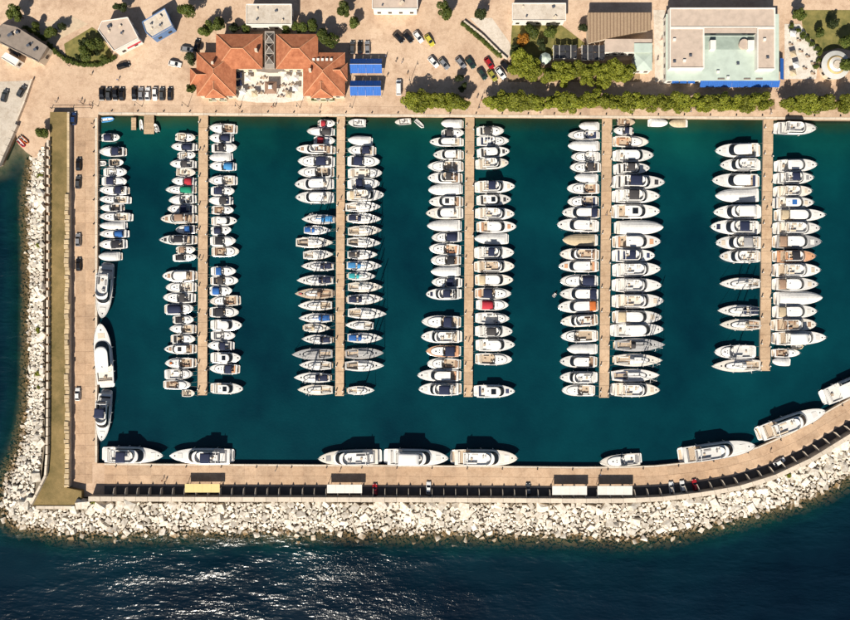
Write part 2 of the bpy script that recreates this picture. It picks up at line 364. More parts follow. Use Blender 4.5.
# ---- breakwater: rubble slope, boulders
bw = thing('breakwater', 'pale boulder breakwater wrapping the left and bottom of the marina', 'breakwater', (0, 0, 0))
RUB = mat('rubble', (0.22, 0.18, 0.13), 0.95, 0.2, 0.8)
def rock_mat():
    m, t, b = new_mat('limestone_boulder'); N = t.nodes; K = t.links
    g = N.new('ShaderNodeNewGeometry'); sp = N.new('ShaderNodeSeparateXYZ'); K.new(g.outputs['Position'], sp.inputs[0])
    n = N.new('ShaderNodeTexNoise'); n.inputs['Scale'].default_value = 1.1; n.inputs['Detail'].default_value = 7; n.inputs['Roughness'].default_value = 0.7; K.new(g.outputs['Position'], n.inputs['Vector'])
    r = N.new('ShaderNodeValToRGB'); e = r.color_ramp.elements; e[0].position = .28; e[0].color = (.46, .37, .265, 1); e[1].position = .6; e[1].color = (.83, .77, .67, 1); K.new(n.outputs[0], r.inputs[0])
    oi = N.new('ShaderNodeObjectInfo'); ad = N.new('ShaderNodeMath'); ad.operation = 'ADD'; K.new(oi.outputs['Random'], ad.inputs[0]); K.new(g.outputs['Random Per Island'], ad.inputs[1])
    fr = N.new('ShaderNodeMath'); fr.operation = 'FRACT'; K.new(ad.outputs[0], fr.inputs[0])
    mr = N.new('ShaderNodeMapRange'); mr.inputs[3].default_value = 0.70; mr.inputs[4].default_value = 1.12; K.new(fr.outputs[0], mr.inputs[0])
    hs = N.new('ShaderNodeHueSaturation'); K.new(mr.outputs[0], hs.inputs['Value']); K.new(r.outputs[0], hs.inputs['Color'])
    # golden-brown weed and lichen band on the stones at the waterline
    n2 = N.new('ShaderNodeTexNoise'); n2.inputs['Scale'].default_value = .5; n2.inputs['Detail'].default_value = 4; K.new(g.outputs['Position'], n2.inputs['Vector'])
    a2 = N.new('ShaderNodeMath'); a2.operation = 'MULTIPLY_ADD'; K.new(n2.outputs[0], a2.inputs[0]); a2.inputs[1].default_value = 1.6; K.new(sp.outputs[2], a2.inputs[2])
    m2 = N.new('ShaderNodeMapRange'); m2.inputs[1].default_value = WZ + 0.75; m2.inputs[2].default_value = WZ + 1.35; K.new(a2.outputs[0], m2.inputs[0])
    mx = N.new('ShaderNodeMix'); mx.data_type = 'RGBA'; K.new(m2.outputs[0], mx.inputs[0]); mx.inputs[6].default_value = (.22, .14, .06, 1); K.new(hs.outputs[0], mx.inputs[7])
    K.new(mx.outputs[2], b.inputs['Base Color']); b.inputs['Roughness'].default_value = 0.9
    bp = N.new('ShaderNodeBump'); bp.inputs['Strength'].default_value = .5; bp.inputs['Distance'].default_value = .1; K.new(n.outputs[0], bp.inputs['Height']); K.new(bp.outputs[0], b.inputs['Normal'])
    return m
ROCK = rock_mat()
ca, cb = resample(CREST, 6.0)
CZ = 1.5
def slope_pt(i, f):
    p = ca[i] * (1 - f) + cb[i] * f; z = CZ - (CZ - WZ) * f if f < 1 else WZ - 2.6 * (f - 1)
    q = P2(p[0], p[1], min(z, 0)); return (q[0], q[1], z)
m = MB(); m.loft([[(lambda v: (v[0], v[1], v[2] - 0.40))(slope_pt(i, f)) for f in (-0.12, 0, .25, .5, .75, 1, 1.3, 1.6)] for i in range(len(ca))], closed=False)
m.f = [q[::-1] for q in m.f]; m.build('rubble_slope', RUB, bw)
shapes = []
for s in range(18):
    bm = bmesh.new()
    for px in (-1, 1):
        for py in (-1, 1):
            for pz in (-1, 1): bm.verts.new((px * random.uniform(.62, 1.0), py * random.uniform(.6, 1.0), pz * random.uniform(.55, .95)))
    for q in range(4):
        d = Vector((random.gauss(0, 1), random.gauss(0, 1), random.gauss(0, 1))).normalized(); bm.verts.new(d * random.uniform(.95, 1.12))
    r_ = bmesh.ops.convex_hull(bm, input=bm.verts)
    bmesh.ops.delete(bm, geom=[v for v in bm.verts if not v.link_faces], context='VERTS')
    bmesh.ops.triangulate(bm, faces=bm.faces); bmesh.ops.recalc_face_normals(bm, faces=bm.faces)
    me = bpy.data.meshes.new('boulder'); bm.to_mesh(me); bm.free(); me.materials.append(ROCK); shapes.append(me)
rocks = []; cell = {}
for tries in range(60000):
    i = random.randrange(len(ca) - 1); f = random.uniform(0.0, 1.6); uu = random.random()
    a, b = slope_pt(i, f), slope_pt(i + 1, f); x, y, z = (a[q] + (b[q] - a[q]) * uu for q in range(3))
    if x > 165: continue
    west = i < 60 and ca[i][1] < 470
    r = random.choice((.38, .5, .65, .85, 1.1, 1.4)) * (1.0 - 0.42 * min(f, 1.0)) * (0.8 if west else 1.15) + 0.12
    if tries < 9000: r *= 1.15
    elif tries > 30000: r *= 0.62
    kx, ky = int(x // 2), int(y // 2); ok = True
    for dx in (-1, 0, 1):
        for dy in (-1, 0, 1):
            for (X, Y, RR) in cell.get((kx + dx, ky + dy), ()):
                if (X - x) ** 2 + (Y - y) ** 2 < ((RR + r) * 0.755) ** 2: ok = False; break
            if not ok: break
        if not ok: break
    if not ok: continue
    cell.setdefault((kx, ky), []).append((x, y, r)); rocks.append((r, x, y, z, f))
rocks.sort(key=lambda q: -q[0] * (1 if q[4] < 0.95 and q[1] < 140 else 0.1))
Mats = []
def rock_xf(r, x, y, z, f):
    zz = z + random.uniform(-.15, .22) * r
    sc = Matrix.Diagonal((r * random.uniform(.85, 1.25), r * random.uniform(.72, 1.0), r * random.uniform(.6, .85), 1))
    return Matrix.Translation((x, y, zz)) @ Matrix.Rotation(random.uniform(0, 6.28), 4, 'Z') @ Matrix.Rotation(random.gauss(0, .22), 4, 'X') @ Matrix.Rotation(random.gauss(0, .22), 4, 'Y') @ sc
for q in rocks[:300]:
    o = bpy.data.objects.new('boulder', random.choice(shapes)); C.objects.link(o); o.parent = bw; o.matrix_local = rock_xf(*q)
vs, fs = [], []; base = 0
sv = [np.array([v.co for v in s.vertices]) for s in shapes]; sf = [np.array([list(p.vertices) for p in s.polygons]) for s in shapes]
for q in rocks[300:]:
    j = random.randrange(len(shapes)); M_ = np.array(rock_xf(*q)); vs.append(sv[j] @ M_[:3, :3].T + M_[:3, 3]); fs.append(sf[j] + base); base += len(sv[j])
me = bpy.data.meshes.new('boulders'); me.from_pydata(np.concatenate(vs).tolist(), [], np.concatenate(fs).tolist()); me.materials.append(ROCK)
o = bpy.data.objects.new('small_boulders', me); C.objects.link(o); o.parent = bw; o['kind'] = 'stuff'

# ---- south quay: paving slabs, harbour edge stones, sea wall with bays
NQ = len(QI) - 1
last = max(i for i in range(NQ) if QI[i][0] < 905)
qs = thing('south_quay', None, None, (0, 0, 0)); tag(qs, kind='structure')
i0 = 2
for i in range(i0, last):
    e = 0.035
    def pt(a, f):   # a in 0..1 along the slab
        u = QI[i] * (1 - a) + QI[i + 1] * a; w = QO[i] * (1 - a) + QO[i + 1] * a; p = u * (1 - f) + w * f; return P2(p[0], p[1], 0)
    for f0, f1, nm, mt, zt in ((0.0, 0.05, 'edge_stone', STONE, 0.09), (0.058, 0.335, 'paving_slab', QUAYM, 0.05), (0.342, 0.60, 'paving_slab', QUAYM, 0.05)):
        g0 = 0.012
        MB().prism([pt(g0, f0), pt(1 - g0, f0), pt(1 - g0, f1), pt(g0, f1)], 0.004, zt + random.uniform(-.006, .008)).build(nm, mt, qs)
sw = thing('sea_wall', 'long pale sea wall with bay partitions above the boulders, bottom quay', 'wall', (0, 0, 0))
WH = 3.3
FACE = []
for i in range(1, last):
    def pt(a, f, z=0):
        u = QI[i] * (1 - a) + QI[i + 1] * a; w = QO[i] * (1 - a) + QO[i + 1] * a; p = u * (1 - f) + w * f; return P2(p[0], p[1], z)
    f0 = 0.925
    MB().prism([pt(0, f0), pt(1, f0), pt(1, 1.035), pt(0, 1.035)], -1.0, WH - 0.2).build('wall_block', WALLM, sw)
    MB().prism([pt(.012, f0 - .012), pt(.988, f0 - .012), pt(.988, 1.05), pt(.012, 1.05)], WH - 0.197, WH + random.uniform(-.02, .03)).build('coping_stone', STONE, sw)
    if i > 2:
        q = [pt(-.022, 0.69), pt(.022, 0.69), pt(.022, f0 - .014), pt(-.022, f0 - .014)]
        MB().add([(*p, .003) for p in q] + [(*q[0], 1.75), (*q[1], 1.75), (*q[2], 2.85), (*q[3], 2.85)], [(0, 1, 2, 3), (7, 6, 5, 4), (1, 0, 4, 5), (2, 1, 5, 6), (3, 2, 6, 7), (0, 3, 7, 4)]).build('buttress', STONE, sw)

tag(MB().prism([qp(i, .66) for i in range(2, last)] + [qp(i, .915) for i in range(last - 1, 1, -1)], .0015, .01).build('bay_shade_patch', mat('bay_shade', (.12, .105, .095), .9, .15, .6, bump=.2, bscale=8)), kind='structure')  # dark sheet on the bay floors, deepens the sea wall's shadow by colour
# carport roofs over some of the bays
def carport(x0, x1, y0, y1, mt, label):
    z = 3.0; a = P(x0, y0, z); b = P(x1, y1, z); cx, cy = (a.x + b.x) / 2, (a.y + b.y) / 2; w, d = abs(b.x - a.x), abs(a.y - b.y)
    t = thing('carport', label, 'carport', (cx, cy, 0), 0, 'flat canopies over the quay bays')
    n = 4
    for k in range(n): MB().box(-w / 2 + w * (k + .5) / n, 0, 2.86 + 0.0 * k, w / n - .03, d, .10, 0).build('roof_panel', mt, t)
    for sx in (-1, 1):
        for sy in (-1, 1): MB().box(sx * (w / 2 - .25), sy * (d / 2 - .12), 0.003, .12, .12, 2.7).build('post', STEEL, t)
    for sy in (-1, 1): MB().box(0, sy * (d / 2 - .12), 2.705, w - .1, .1, .15).build('beam', STEEL, t)
YEL = mat('canopy_yellow', (0.72, 0.56, 0.24), 0.7, 0.05, .8); CWH = mat('canopy_white', (0.74, 0.70, 0.63), 0.6, 0.06, .8, rand=.05)
carport(184.8, 219.7, 484, 492.5, YEL, 'pale yellow flat canopy over the bottom quay bays')
carport(327, 362, 484.7, 493.2, CWH, 'white flat canopy standing alone near the middle of bottom quay')
carport(552.3, 587, 486, 495, CWH, 'white flat canopy, left one of the close pair on bottom quay')
carport(597.5, 632.5, 486, 495, CWH, 'white flat canopy, right one of the close pair on bottom quay')

# ---- west quay: slabs, edge stones
wq = thing('west_quay', None, None, (0, 0, 0)); tag(wq, kind='structure')
y = 117.5
while y < 462:
    y2 = min(y + 11.7, 462.6)
    MB().prism(poly_px([(95.1, y + .12), (97.3, y + .12), (97.2, y2 - .12), (95.1, y2 - .12)]), .004, .10).build('edge_stone', STONE, wq)
    for xa, xb in ((75.5, 85.2), (85.4, 94.9)):
        MB().prism(poly_px([(xa, y + .12), (xb, y + .12), (xb, y2 - .12), (xa, y2 - .12)]), .004, .05 + random.uniform(-.006, .008)).build('paving_slab', QUAYM, wq)
    y = y2
y0 = 463.4
for xa, xb in ((75.5, 85.2), (85.4, 92.2)):
    for ya, yb in ((463, 474), (474.2, 483.4)): MB().prism(poly_px([(xa, ya), (xb, ya), (xb, yb), (xa, yb)]), .004, .05).build('paving_slab', QUAYM, wq)

# ---- raised grass strip with its two walls
GRASSM, t_, b_ = new_mat('dry_grass'); N_ = t_.nodes; K_ = t_.links
g_ = N_.new('ShaderNodeNewGeometry'); n1 = N_.new('ShaderNodeTexNoise'); n1.inputs['Scale'].default_value = .12; n1.inputs['Detail'].default_value = 9; n1.inputs['Roughness'].default_value = .7; K_.new(g_.outputs['Position'], n1.inputs['Vector'])
r_ = N_.new('ShaderNodeValToRGB'); e_ = r_.color_ramp.elements; e_[0].position = .36; e_[0].color = (.125, .095, .03, 1); e_[1].position = .66; e_[1].color = (.29, .20, .08, 1); K_.new(n1.outputs[0], r_.inputs[0]); K_.new(r_.outputs[0], b_.inputs['Base Color']); b_.inputs['Roughness'].default_value = .95
n2 = N_.new('ShaderNodeTexNoise'); n2.inputs['Scale'].default_value = 6; n2.inputs['Detail'].default_value = 3; K_.new(g_.outputs['Position'], n2.inputs['Vector'])
bp = N_.new('ShaderNodeBump'); bp.inputs['Strength'].default_value = .6; bp.inputs['Distance'].default_value = .2; K_.new(n2.outputs[0], bp.inputs['Height']); K_.new(bp.outputs[0], b_.inputs['Normal'])
GZ = 1.9
strip = [(50, 112), (67, 112), (67, 488), (81.5, 491), (81.5, 505), (33, 505), (48, 474)]
tag(MB().prism(poly_px(strip, GZ), .002, GZ).build('grass_strip', GRASSM), kind='structure')
gw = thing('retaining_wall', 'low stone retaining wall with ragged capstones between grass and left quay', 'wall')
a, b = P(67.2, 112, GZ), P(67.2, 487, GZ)
x0_ = P(67.2, 300, GZ).x + .01
MB().box(x0_ + .35, (a.y + b.y) / 2, .003, .66, a.y - b.y, GZ - .004).build('wall', WALLM, gw)
CAP = mat('cap_stone', (.60, .46, .28), .9, .12, 1.2, rand=.2, bump=.4, bscale=5)
yy = 113.0
while yy < 486:
    if yy < 192: ln = 9.0
    else: ln = random.uniform(3.4, 5.6)
    a = P(67, yy, GZ); b = P(67, min(yy + ln - .25, 486.8), GZ)
    wd_ = .8 if yy < 192 else random.uniform(1.2, 1.75)
    hh = .12 if yy < 192 else random.uniform(.35, .75)
    xc = x0_ + .33 - (0 if yy < 192 else random.uniform(.1, .45))
    o = MB().cush(0, 0, 0, wd_, a.y - b.y, hh, b=.16).build('capstone', CAP, gw); o.location = (xc, (a.y + b.y) / 2, GZ + .004); o.rotation_euler.z = 0 if yy < 192 else random.gauss(0, .06)
    yy += ln
pw = thing('sea_parapet', 'white sea parapet between the grass strip and the left boulders', 'wall')
pl = [(47.6, 140), (47.2, 300), (47.2, 400), (46.6, 455), (45, 476), (30.5, 504.8)]
for j in range(len(pl) - 1):
    (xa, ya), (xb, yb) = pl[j], pl[j + 1]; n = max(1, int(math.hypot(xb - xa, yb - ya) / 9))
    for q in range(n):
        u0, u1 = q / n, (q + 1) / n - .02; A = P(xa + (xb - xa) * u0, ya + (yb - ya) * u0, 3.2); B = P(xa + (xb - xa) * u1, ya + (yb - ya) * u1, 3.2)
        d = Vector((B.x - A.x, B.y - A.y)); l = d.length; an = math.atan2(d.y, d.x)
        MB().box((A.x + B.x) / 2, (A.y + B.y) / 2, -.5, l, .7, 3.75 + random.uniform(-.04, .04), an).build('parapet_block', STONE, pw)
sp = thing('sea_parapet', 'short white parapet of blocks below the wide grass corner, bottom left', 'wall')
for q in range(5):
    A = P(36 + q * 9.1, 507.5, 2.0); B = P(36 + q * 9.1 + 8.8, 507.5, 2.0)
    MB().box((A.x + B.x) / 2, A.y, -.5, B.x - A.x, 1.0, 2.55 + random.uniform(-.05, .05)).build('parapet_block', STONE, sp)

# ---- waterfront promenade along the top
pr = thing('promenade', None, None); tag(pr, kind='structure')
def ytop(x): return 114.3 + (119.5 - 114.3) * (x - 98) / (850 - 98)
x = 98.5
while x < 1000:
    x2 = x + 11.7
    MB().prism(poly_px([(x + .1, ytop(x) - 2.0), (x2 - .1, ytop(x2) - 2.0), (x2 - .1, ytop(x2) + .2), (x + .1, ytop(x) + .2)]), .004, .12).build('edge_stone', STONE, pr)
    MB().prism(poly_px([(x + .1, ytop(x) - 9.6), (x2 - .1, ytop(x2) - 9.6), (x2 - .1, ytop(x2) - 2.2), (x + .1, ytop(x) - 2.2)]), .004, .045 + random.uniform(-.005, .006)).build('paving_slab', PAVE, pr)
    x = x2

# ---- piers
DECK = paving_mat('pier_deck', (0.54, 0.37, 0.225), (0.44, 0.29, 0.18), (0.64, 0.46, 0.30))
PIERS = [(198.6, 208.0, 197.6, 207.0, 395.3, 'leftmost pier'), (336.9, 345.2, 335.2, 343.8, 396, 'second pier'), (465.2, 474.4, 463.8, 472.6, 397, 'middle pier'), (602.2, 612.2, 599.2, 609.0, 397.8, 'fourth pier'), (763.6, 773.4, 759.6, 770.2, 371, 'rightmost pier')]
PZ = -0.15
FLOAT = mat('pontoon_side', (.30, .27, .23), .9, .1, 1)
pier_x = []
for k_, (xa, xb, xc, xd, ye, nm) in enumerate(PIERS):
    t = thing('pier', f'tan {nm.replace(" pier","")} pier reaching down from the promenade between two boat rows' if nm != 'middle pier' else 'tan middle pier of the five reaching down from the promenade', 'pier')
    ys_ = ytop((xa + xb) / 2) + .3
    def ex(y, xa=xa, xb=xb, xc=xc, xd=xd, ye=ye): u = (y - 115) / (ye - 115); return xa + (xc - xa) * u, xb + (xd - xb) * u
    pier_x.append((ex, ye, ys_))
    n = int((ye - ys_) / 11.9); y = ys_; st = (ye - ys_) / n
    l0, r0 = ex(ys_); l1, r1 = ex(ye)
    MB().prism(poly_px([(l0 + .35, ys_), (r0 - .35, ys_), (r1 - .35, ye - .3), (l1 + .35, ye - .3)], PZ), WZ - .5, PZ - .2).build('pontoon', FLOAT, t)
    for q in range(n):
        l0, r0 = ex(y); l1, r1 = ex(y + st)
        MB().prism(poly_px([(l0, y + .1), (r0, y + .1), (r1, y + st - .1), (l1, y + st - .1)], PZ), PZ - .197, PZ + random.uniform(-.01, .012)).build('deck_panel', DECK, t)
        y += st
    l1, r1 = ex(ye)
    for xx in (l1 + 1, r1 - 1):
        v = P(xx, ye - 1.4, PZ); MB().cyl(v.x, v.y, PZ + .015, PZ + .5, .14, 8).build('bollard', BLACK, t)

# ================================================================== BOATS
def wmotor(t, st=0.86, p=2.3, e=0.72):
    if t < .38: return st + (1 - st) * math.sin(t / .38 * math.pi / 2)
    u = (t - .38) / .62; return max(0.0, 1 - u ** p) ** e
def wsail(t, st=0.70):
    if t < .42: return st + (1 - st) * math.sin(t / .42 * math.pi / 2)
    u = (t - .42) / .58; return max(0.0, 1 - u ** 2.1) ** 0.84
TS = [0, .06, .13, .2, .27, .34, .41, .48, .55, .62, .69, .76, .82, .87, .92, .96, .985, 1.0]
def outline(x0, x1, wa, w, nose, z, n=7, e=0.62):
    """plan loop of a cabin: square aft, rounded forward; anticlockwise from port aft"""
    xs_ = x1 - nose; pts = [(x0, -wa, z), (x0 + (xs_ - x0) * .5, -(wa + (w - wa) * .6), z), (xs_, -w, z)]
    for k in range(1, 2 * n):
        a = -math.pi / 2 + math.pi * k / (2 * n); c = math.cos(a); s = math.sin(a)
        pts.append((xs_ + nose * c ** .8, w * (abs(s) ** (1 / (e + .55))) * (1 if s > 0 else -1) if abs(s) > 1e-6 else 0, z))
    pts += [(xs_, w, z), (x0 + (xs_ - x0) * .5, wa + (w - wa) * .6, z), (x0, wa, z)]
    return pts
class Boat:
    def __init__(s, root, L, B, kind, r):
        s.o = root; s.L = L; s.B = B; s.r = r; s.sail = kind.startswith('s')
        s.fb = (0.72 + 0.042 * L) if not s.sail else 0.85 + .024 * L
        s.wf = (lambda t: wsail(t)) if s.sail else (lambda t, st=r.uniform(.86, .95), p=r.uniform(2.5, 3.1), e=r.uniform(.60, .72): wmotor(t, st, p, e))
    def w(s, t): return s.wf(t) * s.B / 2
    def zs(s, t): return s.fb * (1 + .42 * t ** 2.2) if not s.sail else s.fb * (1 + .22 * t ** 2)
    def hull(s, m):
        loops = []
        for t in TS:
            w = max(s.w(t), .015); z = s.zs(t); x = t * s.L; rk = (.16 if not s.sail else .10) * s.L * t ** 5
            sec = [(w, z), (w * .985, z * .6), (w * (.93 - .2 * t), .12), (w * (.80 - .3 * t), -.25), (0, -.55)]
            full = [(x - rk * (1 - max(zz, 0) / z) * 1.0, yy, zz) for yy, zz in sec] + [(x - rk * (1 - max(zz, 0) / z), -yy, zz) for yy, zz in sec[-2::-1]]
            loops.append(full)
        b = MB().loft(loops, closed=False); b.f.append(tuple(range(len(loops[0]))))
        b.f = [q[::-1] for q in b.f]
        b.build('hull', m, s.o, smooth=True)
    def deck(s, m, msole, c0, c1, side, drop):
        """deck with a sunk cockpit between stations c0 and c1 (fractions of length)"""
        L = s.L; ts = sorted(set([t for t in TS if abs(t - c0) > .012 and abs(t - c1) > .012] + [c0, c1])); d = MB(); k = MB()
        def wi(t): return max(s.w(t) - side, .1)
        cz = lambda t: s.zs(t) - drop
        for a, b in zip(ts[:-1], ts[1:]):
            xa, xb = a * L, b * L; wa, wb = s.w(a) * .99, max(s.w(b) * .99, .01); za, zb = s.zs(a) + .004, s.zs(b) + .004
            if a >= c0 - 1e-6 and b <= c1 + 1e-6:
                for g in (1, -1):
                    q = [(xa, g * wa, za), (xb, g * wb, zb), (xb, g * wi(b), zb + .03), (xa, g * wi(a), za + .03)]
                    d.add(q, [(0, 1, 2, 3)[::-g]])
                    q = [(xa, g * wi(a), za + .03), (xb, g * wi(b), zb + .03), (xb, g * wi(b), cz(c0)), (xa, g * wi(a), cz(c0))]
                    d.add(q, [(0, 1, 2, 3)[::-g]])
                k.add([(xa, -wi(a), cz(c0)), (xb, -wi(b), cz(c0)), (xb, wi(b), cz(c0)), (xa, wi(a), cz(c0))], [(0, 1, 2, 3)])
            else:
                ca_ = .05 + .02 * s.B
                d.add([(xa, -wa, za), (xb, -wb, zb), (xb, -wb * .5, zb + ca_ * wb / s.B * 1.6), (xa, -wa * .5, za + ca_ * wa / s.B * 1.6), (xb, wb * .5, zb + ca_ * wb / s.B * 1.6), (xa, wa * .5, za + ca_ * wa / s.B * 1.6), (xb, wb, zb), (xa, wa, za)],
                      [(0, 1, 2, 3), (3, 2, 4, 5), (5, 4, 6, 7)])
        for t, g in ((c0, 1), (c1, -1)):
            x = t * L; d.add([(x, -wi(t), cz(c0)), (x, wi(t), cz(c0)), (x, wi(t), s.zs(t) + .03), (x, -wi(t), s.zs(t) + .03)], [(0, 1, 2, 3)[::g]])
        d.build('deck', m, s.o)
        k.build('cockpit_floor', msole, s.o)
        s.c0, s.c1, s.cz, s.wi = c0, c1, cz(c0), wi
    def rubrail(s, m):
        for g in (1, -1):
            b = MB(); lo = []
            for t in TS[:-1]:
                x, w, z = t * s.L, s.w(t) + .01, s.zs(t) - .06
                lo.append([(x, g * w, z - .05), (x, g * (w + .05), z - .03), (x, g * (w + .05), z + .03), (x, g * w, z + .05)][::g])
            b.loft(lo, True, True, True); b.build('rub_rail', m, s.o)
    def rail(s, t0=.5):
        b = MB(); h = .55
        pts = []
        tt = [t0 + (0.985 - t0) * k / 8 for k in range(9)]
        for t in tt: pts.append((t * s.L, s.w(t) * .93, s.zs(t) + h))
        pts.append((s.L * 1.005, 0, s.zs(1) + h)); pts += [(p[0], -p[1], p[2]) for p in pts[-2::-1]]
        b.tube(pts, .022, 4)
        for k in range(0, 9, 2):
            for g in (1, -1): t = tt[k]; b.tube([(t * s.L, g * s.w(t) * .93, s.zs(t)), (t * s.L, g * s.w(t) * .93, s.zs(t) + h)], .016, 4)
        b.build('bow_rail', STEEL, s.o)
    def platform(s, m, ln):
        w = s.w(0) * .92; b = MB(); z = .22
        b.prism([(.02, -w), (.02, w), (-ln * .75, w * .95), (-ln, w * .75), (-ln, -w * .75), (-ln * .75, -w * .95)], z, z + .12); b.build('swim_platform', m, s.o)
        MB().prism([(-.06, -w * .8), (-.06, w * .8), (-ln * .8, w * .72), (-ln * .8, -w * .72)], z + .123, z + .14).build('platform_deck', s.teak, s.o)
    def fenders(s, n=2):
        for g in (1, -1):
            for k in range(n):
                t = .2 + .38 * k / max(1, n - 1) + s.r.uniform(-.03, .03); w = s.w(t)
                MB().tube([(t * s.L, g * (w + .14), s.zs(t) - .12), (t * s.L, g * (w + .14), s.zs(t) - .2), (t * s.L, g * (w + .14), .25)], .13, 6, .11).build('fender', CUSH['navy'] if s.r.random() < .35 else CUSH['white'], s.o)
    def hatch(s, x, y, z, sx, sy, m=None): 
        MB().cush(x, y, z, sx, sy, .06, b=.03).build('hatch', m or GLASS, s.o)
    def house(s, x0, x1, wa, w, z0, z1, slope, nose, inset=.12, m=GEL, name='cabin', wz=(.35, .9), glass=True, roof=True, aft=0.0, tint=None):
        """cabin lofted from its foot to its top, with raked windscreen and side windows set proud of the wall"""
        H_ = z1 - z0
        def lp(u, out=0.0):
            return outline(x0 + aft * u - out * .3, x1 - slope * u + out * 1.2, wa - inset * u + out, w - inset * u + out, nose * (1 - .12 * u), z0 + H_ * u)
        b = MB().loft([lp(0), lp(.5), lp(1)], True, False, False); b.build(name, m, s.o, smooth=False)
        if roof:
            t = lp(1); cx = sum(p[0] for p in t) / len(t)
            q = [(cx + (p[0] - cx) * .86, p[1] * .82, p[2] + .05) for p in t]
            q2 = [(cx + (p[0] - cx) * .45, p[1] * .4, p[2] + .08) for p in t]
            MB().loft([t, q, q2], True, False, True).build('roof', m, s.o, smooth=True)
        if glass:
            a, c = lp(wz[0], .02), lp(wz[1], .02); n = len(a); lo, hi = 2, n - 3
            gm = tint or GLASS
            f = MB(); f.loft([a[lo:hi + 1], c[lo:hi + 1]], False); f.build('windscreen', gm, s.o)
            for q in ((0, 3), (n - 3, n)):
                aa, cc = a[q[0]:q[1]], c[q[0]:q[1]]
                if len(aa) < 2: continue
                f = MB(); f.loft([[(p[0] + (.1 if k == 0 else 0), p[1], p[2]) for k, p in enumerate(aa)], [(p[0] + (.1 if k == 0 else 0), p[1], p[2]) for k, p in enumerate(cc)]], False); f.build('side_window', gm, s.o)
        return lp
    def seat(s, x, y, z, sx, sy, h, m, back=0, name='seat'):
        o = MB().cush(x, y, z, sx, sy, h, b=.07).build(name, m, s.o)
        if back:
            b = MB()
            if abs(back) == 1: b.cush(x - back * (sx / 2 - .07), y, z + h + .004, .14, sy, .32, b=.05)
            else: b.cush(x, y - (back / 2) * (sy / 2 - .07), z + h + .004, sx, .14, .32, b=.05)
            b.build('backrest', m, o)
    def canopy(s, x0, x1, w, z, m, name='bimini', legs=None, camber=.16, droop=.0):
        o = grid_patch(x0, x1, w, w * .97, z, camber, nx=5, ny=6, droop=droop).build(name, m, s.o, smooth=True)
        b = MB()
        for x in (x0 + .08, (x0 + x1) / 2, x1 - .08):
            if legs is None: break
            b.tube([(x + (.25 * ((x0 + x1) / 2 - x) / (x1 - x0)), -w * .98, legs), (x, -w * .97, z - .06), (x, 0, z + camber - .06), (x, w * .97, z - .06), (x + (.25 * ((x0 + x1) / 2 - x) / (x1 - x0)), w * .98, legs)], .018, 4)
        if legs is not None: b.build('frame', STEEL, o)
    def console(s, x, y, z, m=GEL):
        MB().box(x, y, z, .5, .6, .75, tx=.6).build('helm_console', m, s.o)
        b = MB(); c = (x - .32, y, z + .78); b.tube([(c[0] + .0, y + .19 * math.cos(a), c[2] + .19 * math.sin(a)) for a in [k * math.pi / 4 for k in range(9)]], .02, 4); b.build('steering_wheel', BLACK, s.o)
    def outboard(s, n=1):
        for k in range(n):
            y = (k - (n - 1) / 2) * .55; b = MB(); b.cush(-.28, y, s.fb * .75, .5, .34, .42, b=.1); b.box(-.2, y, -.4, .18, .14, s.fb * .75 + .39); b.build('outboard_motor', BLACK, s.o)

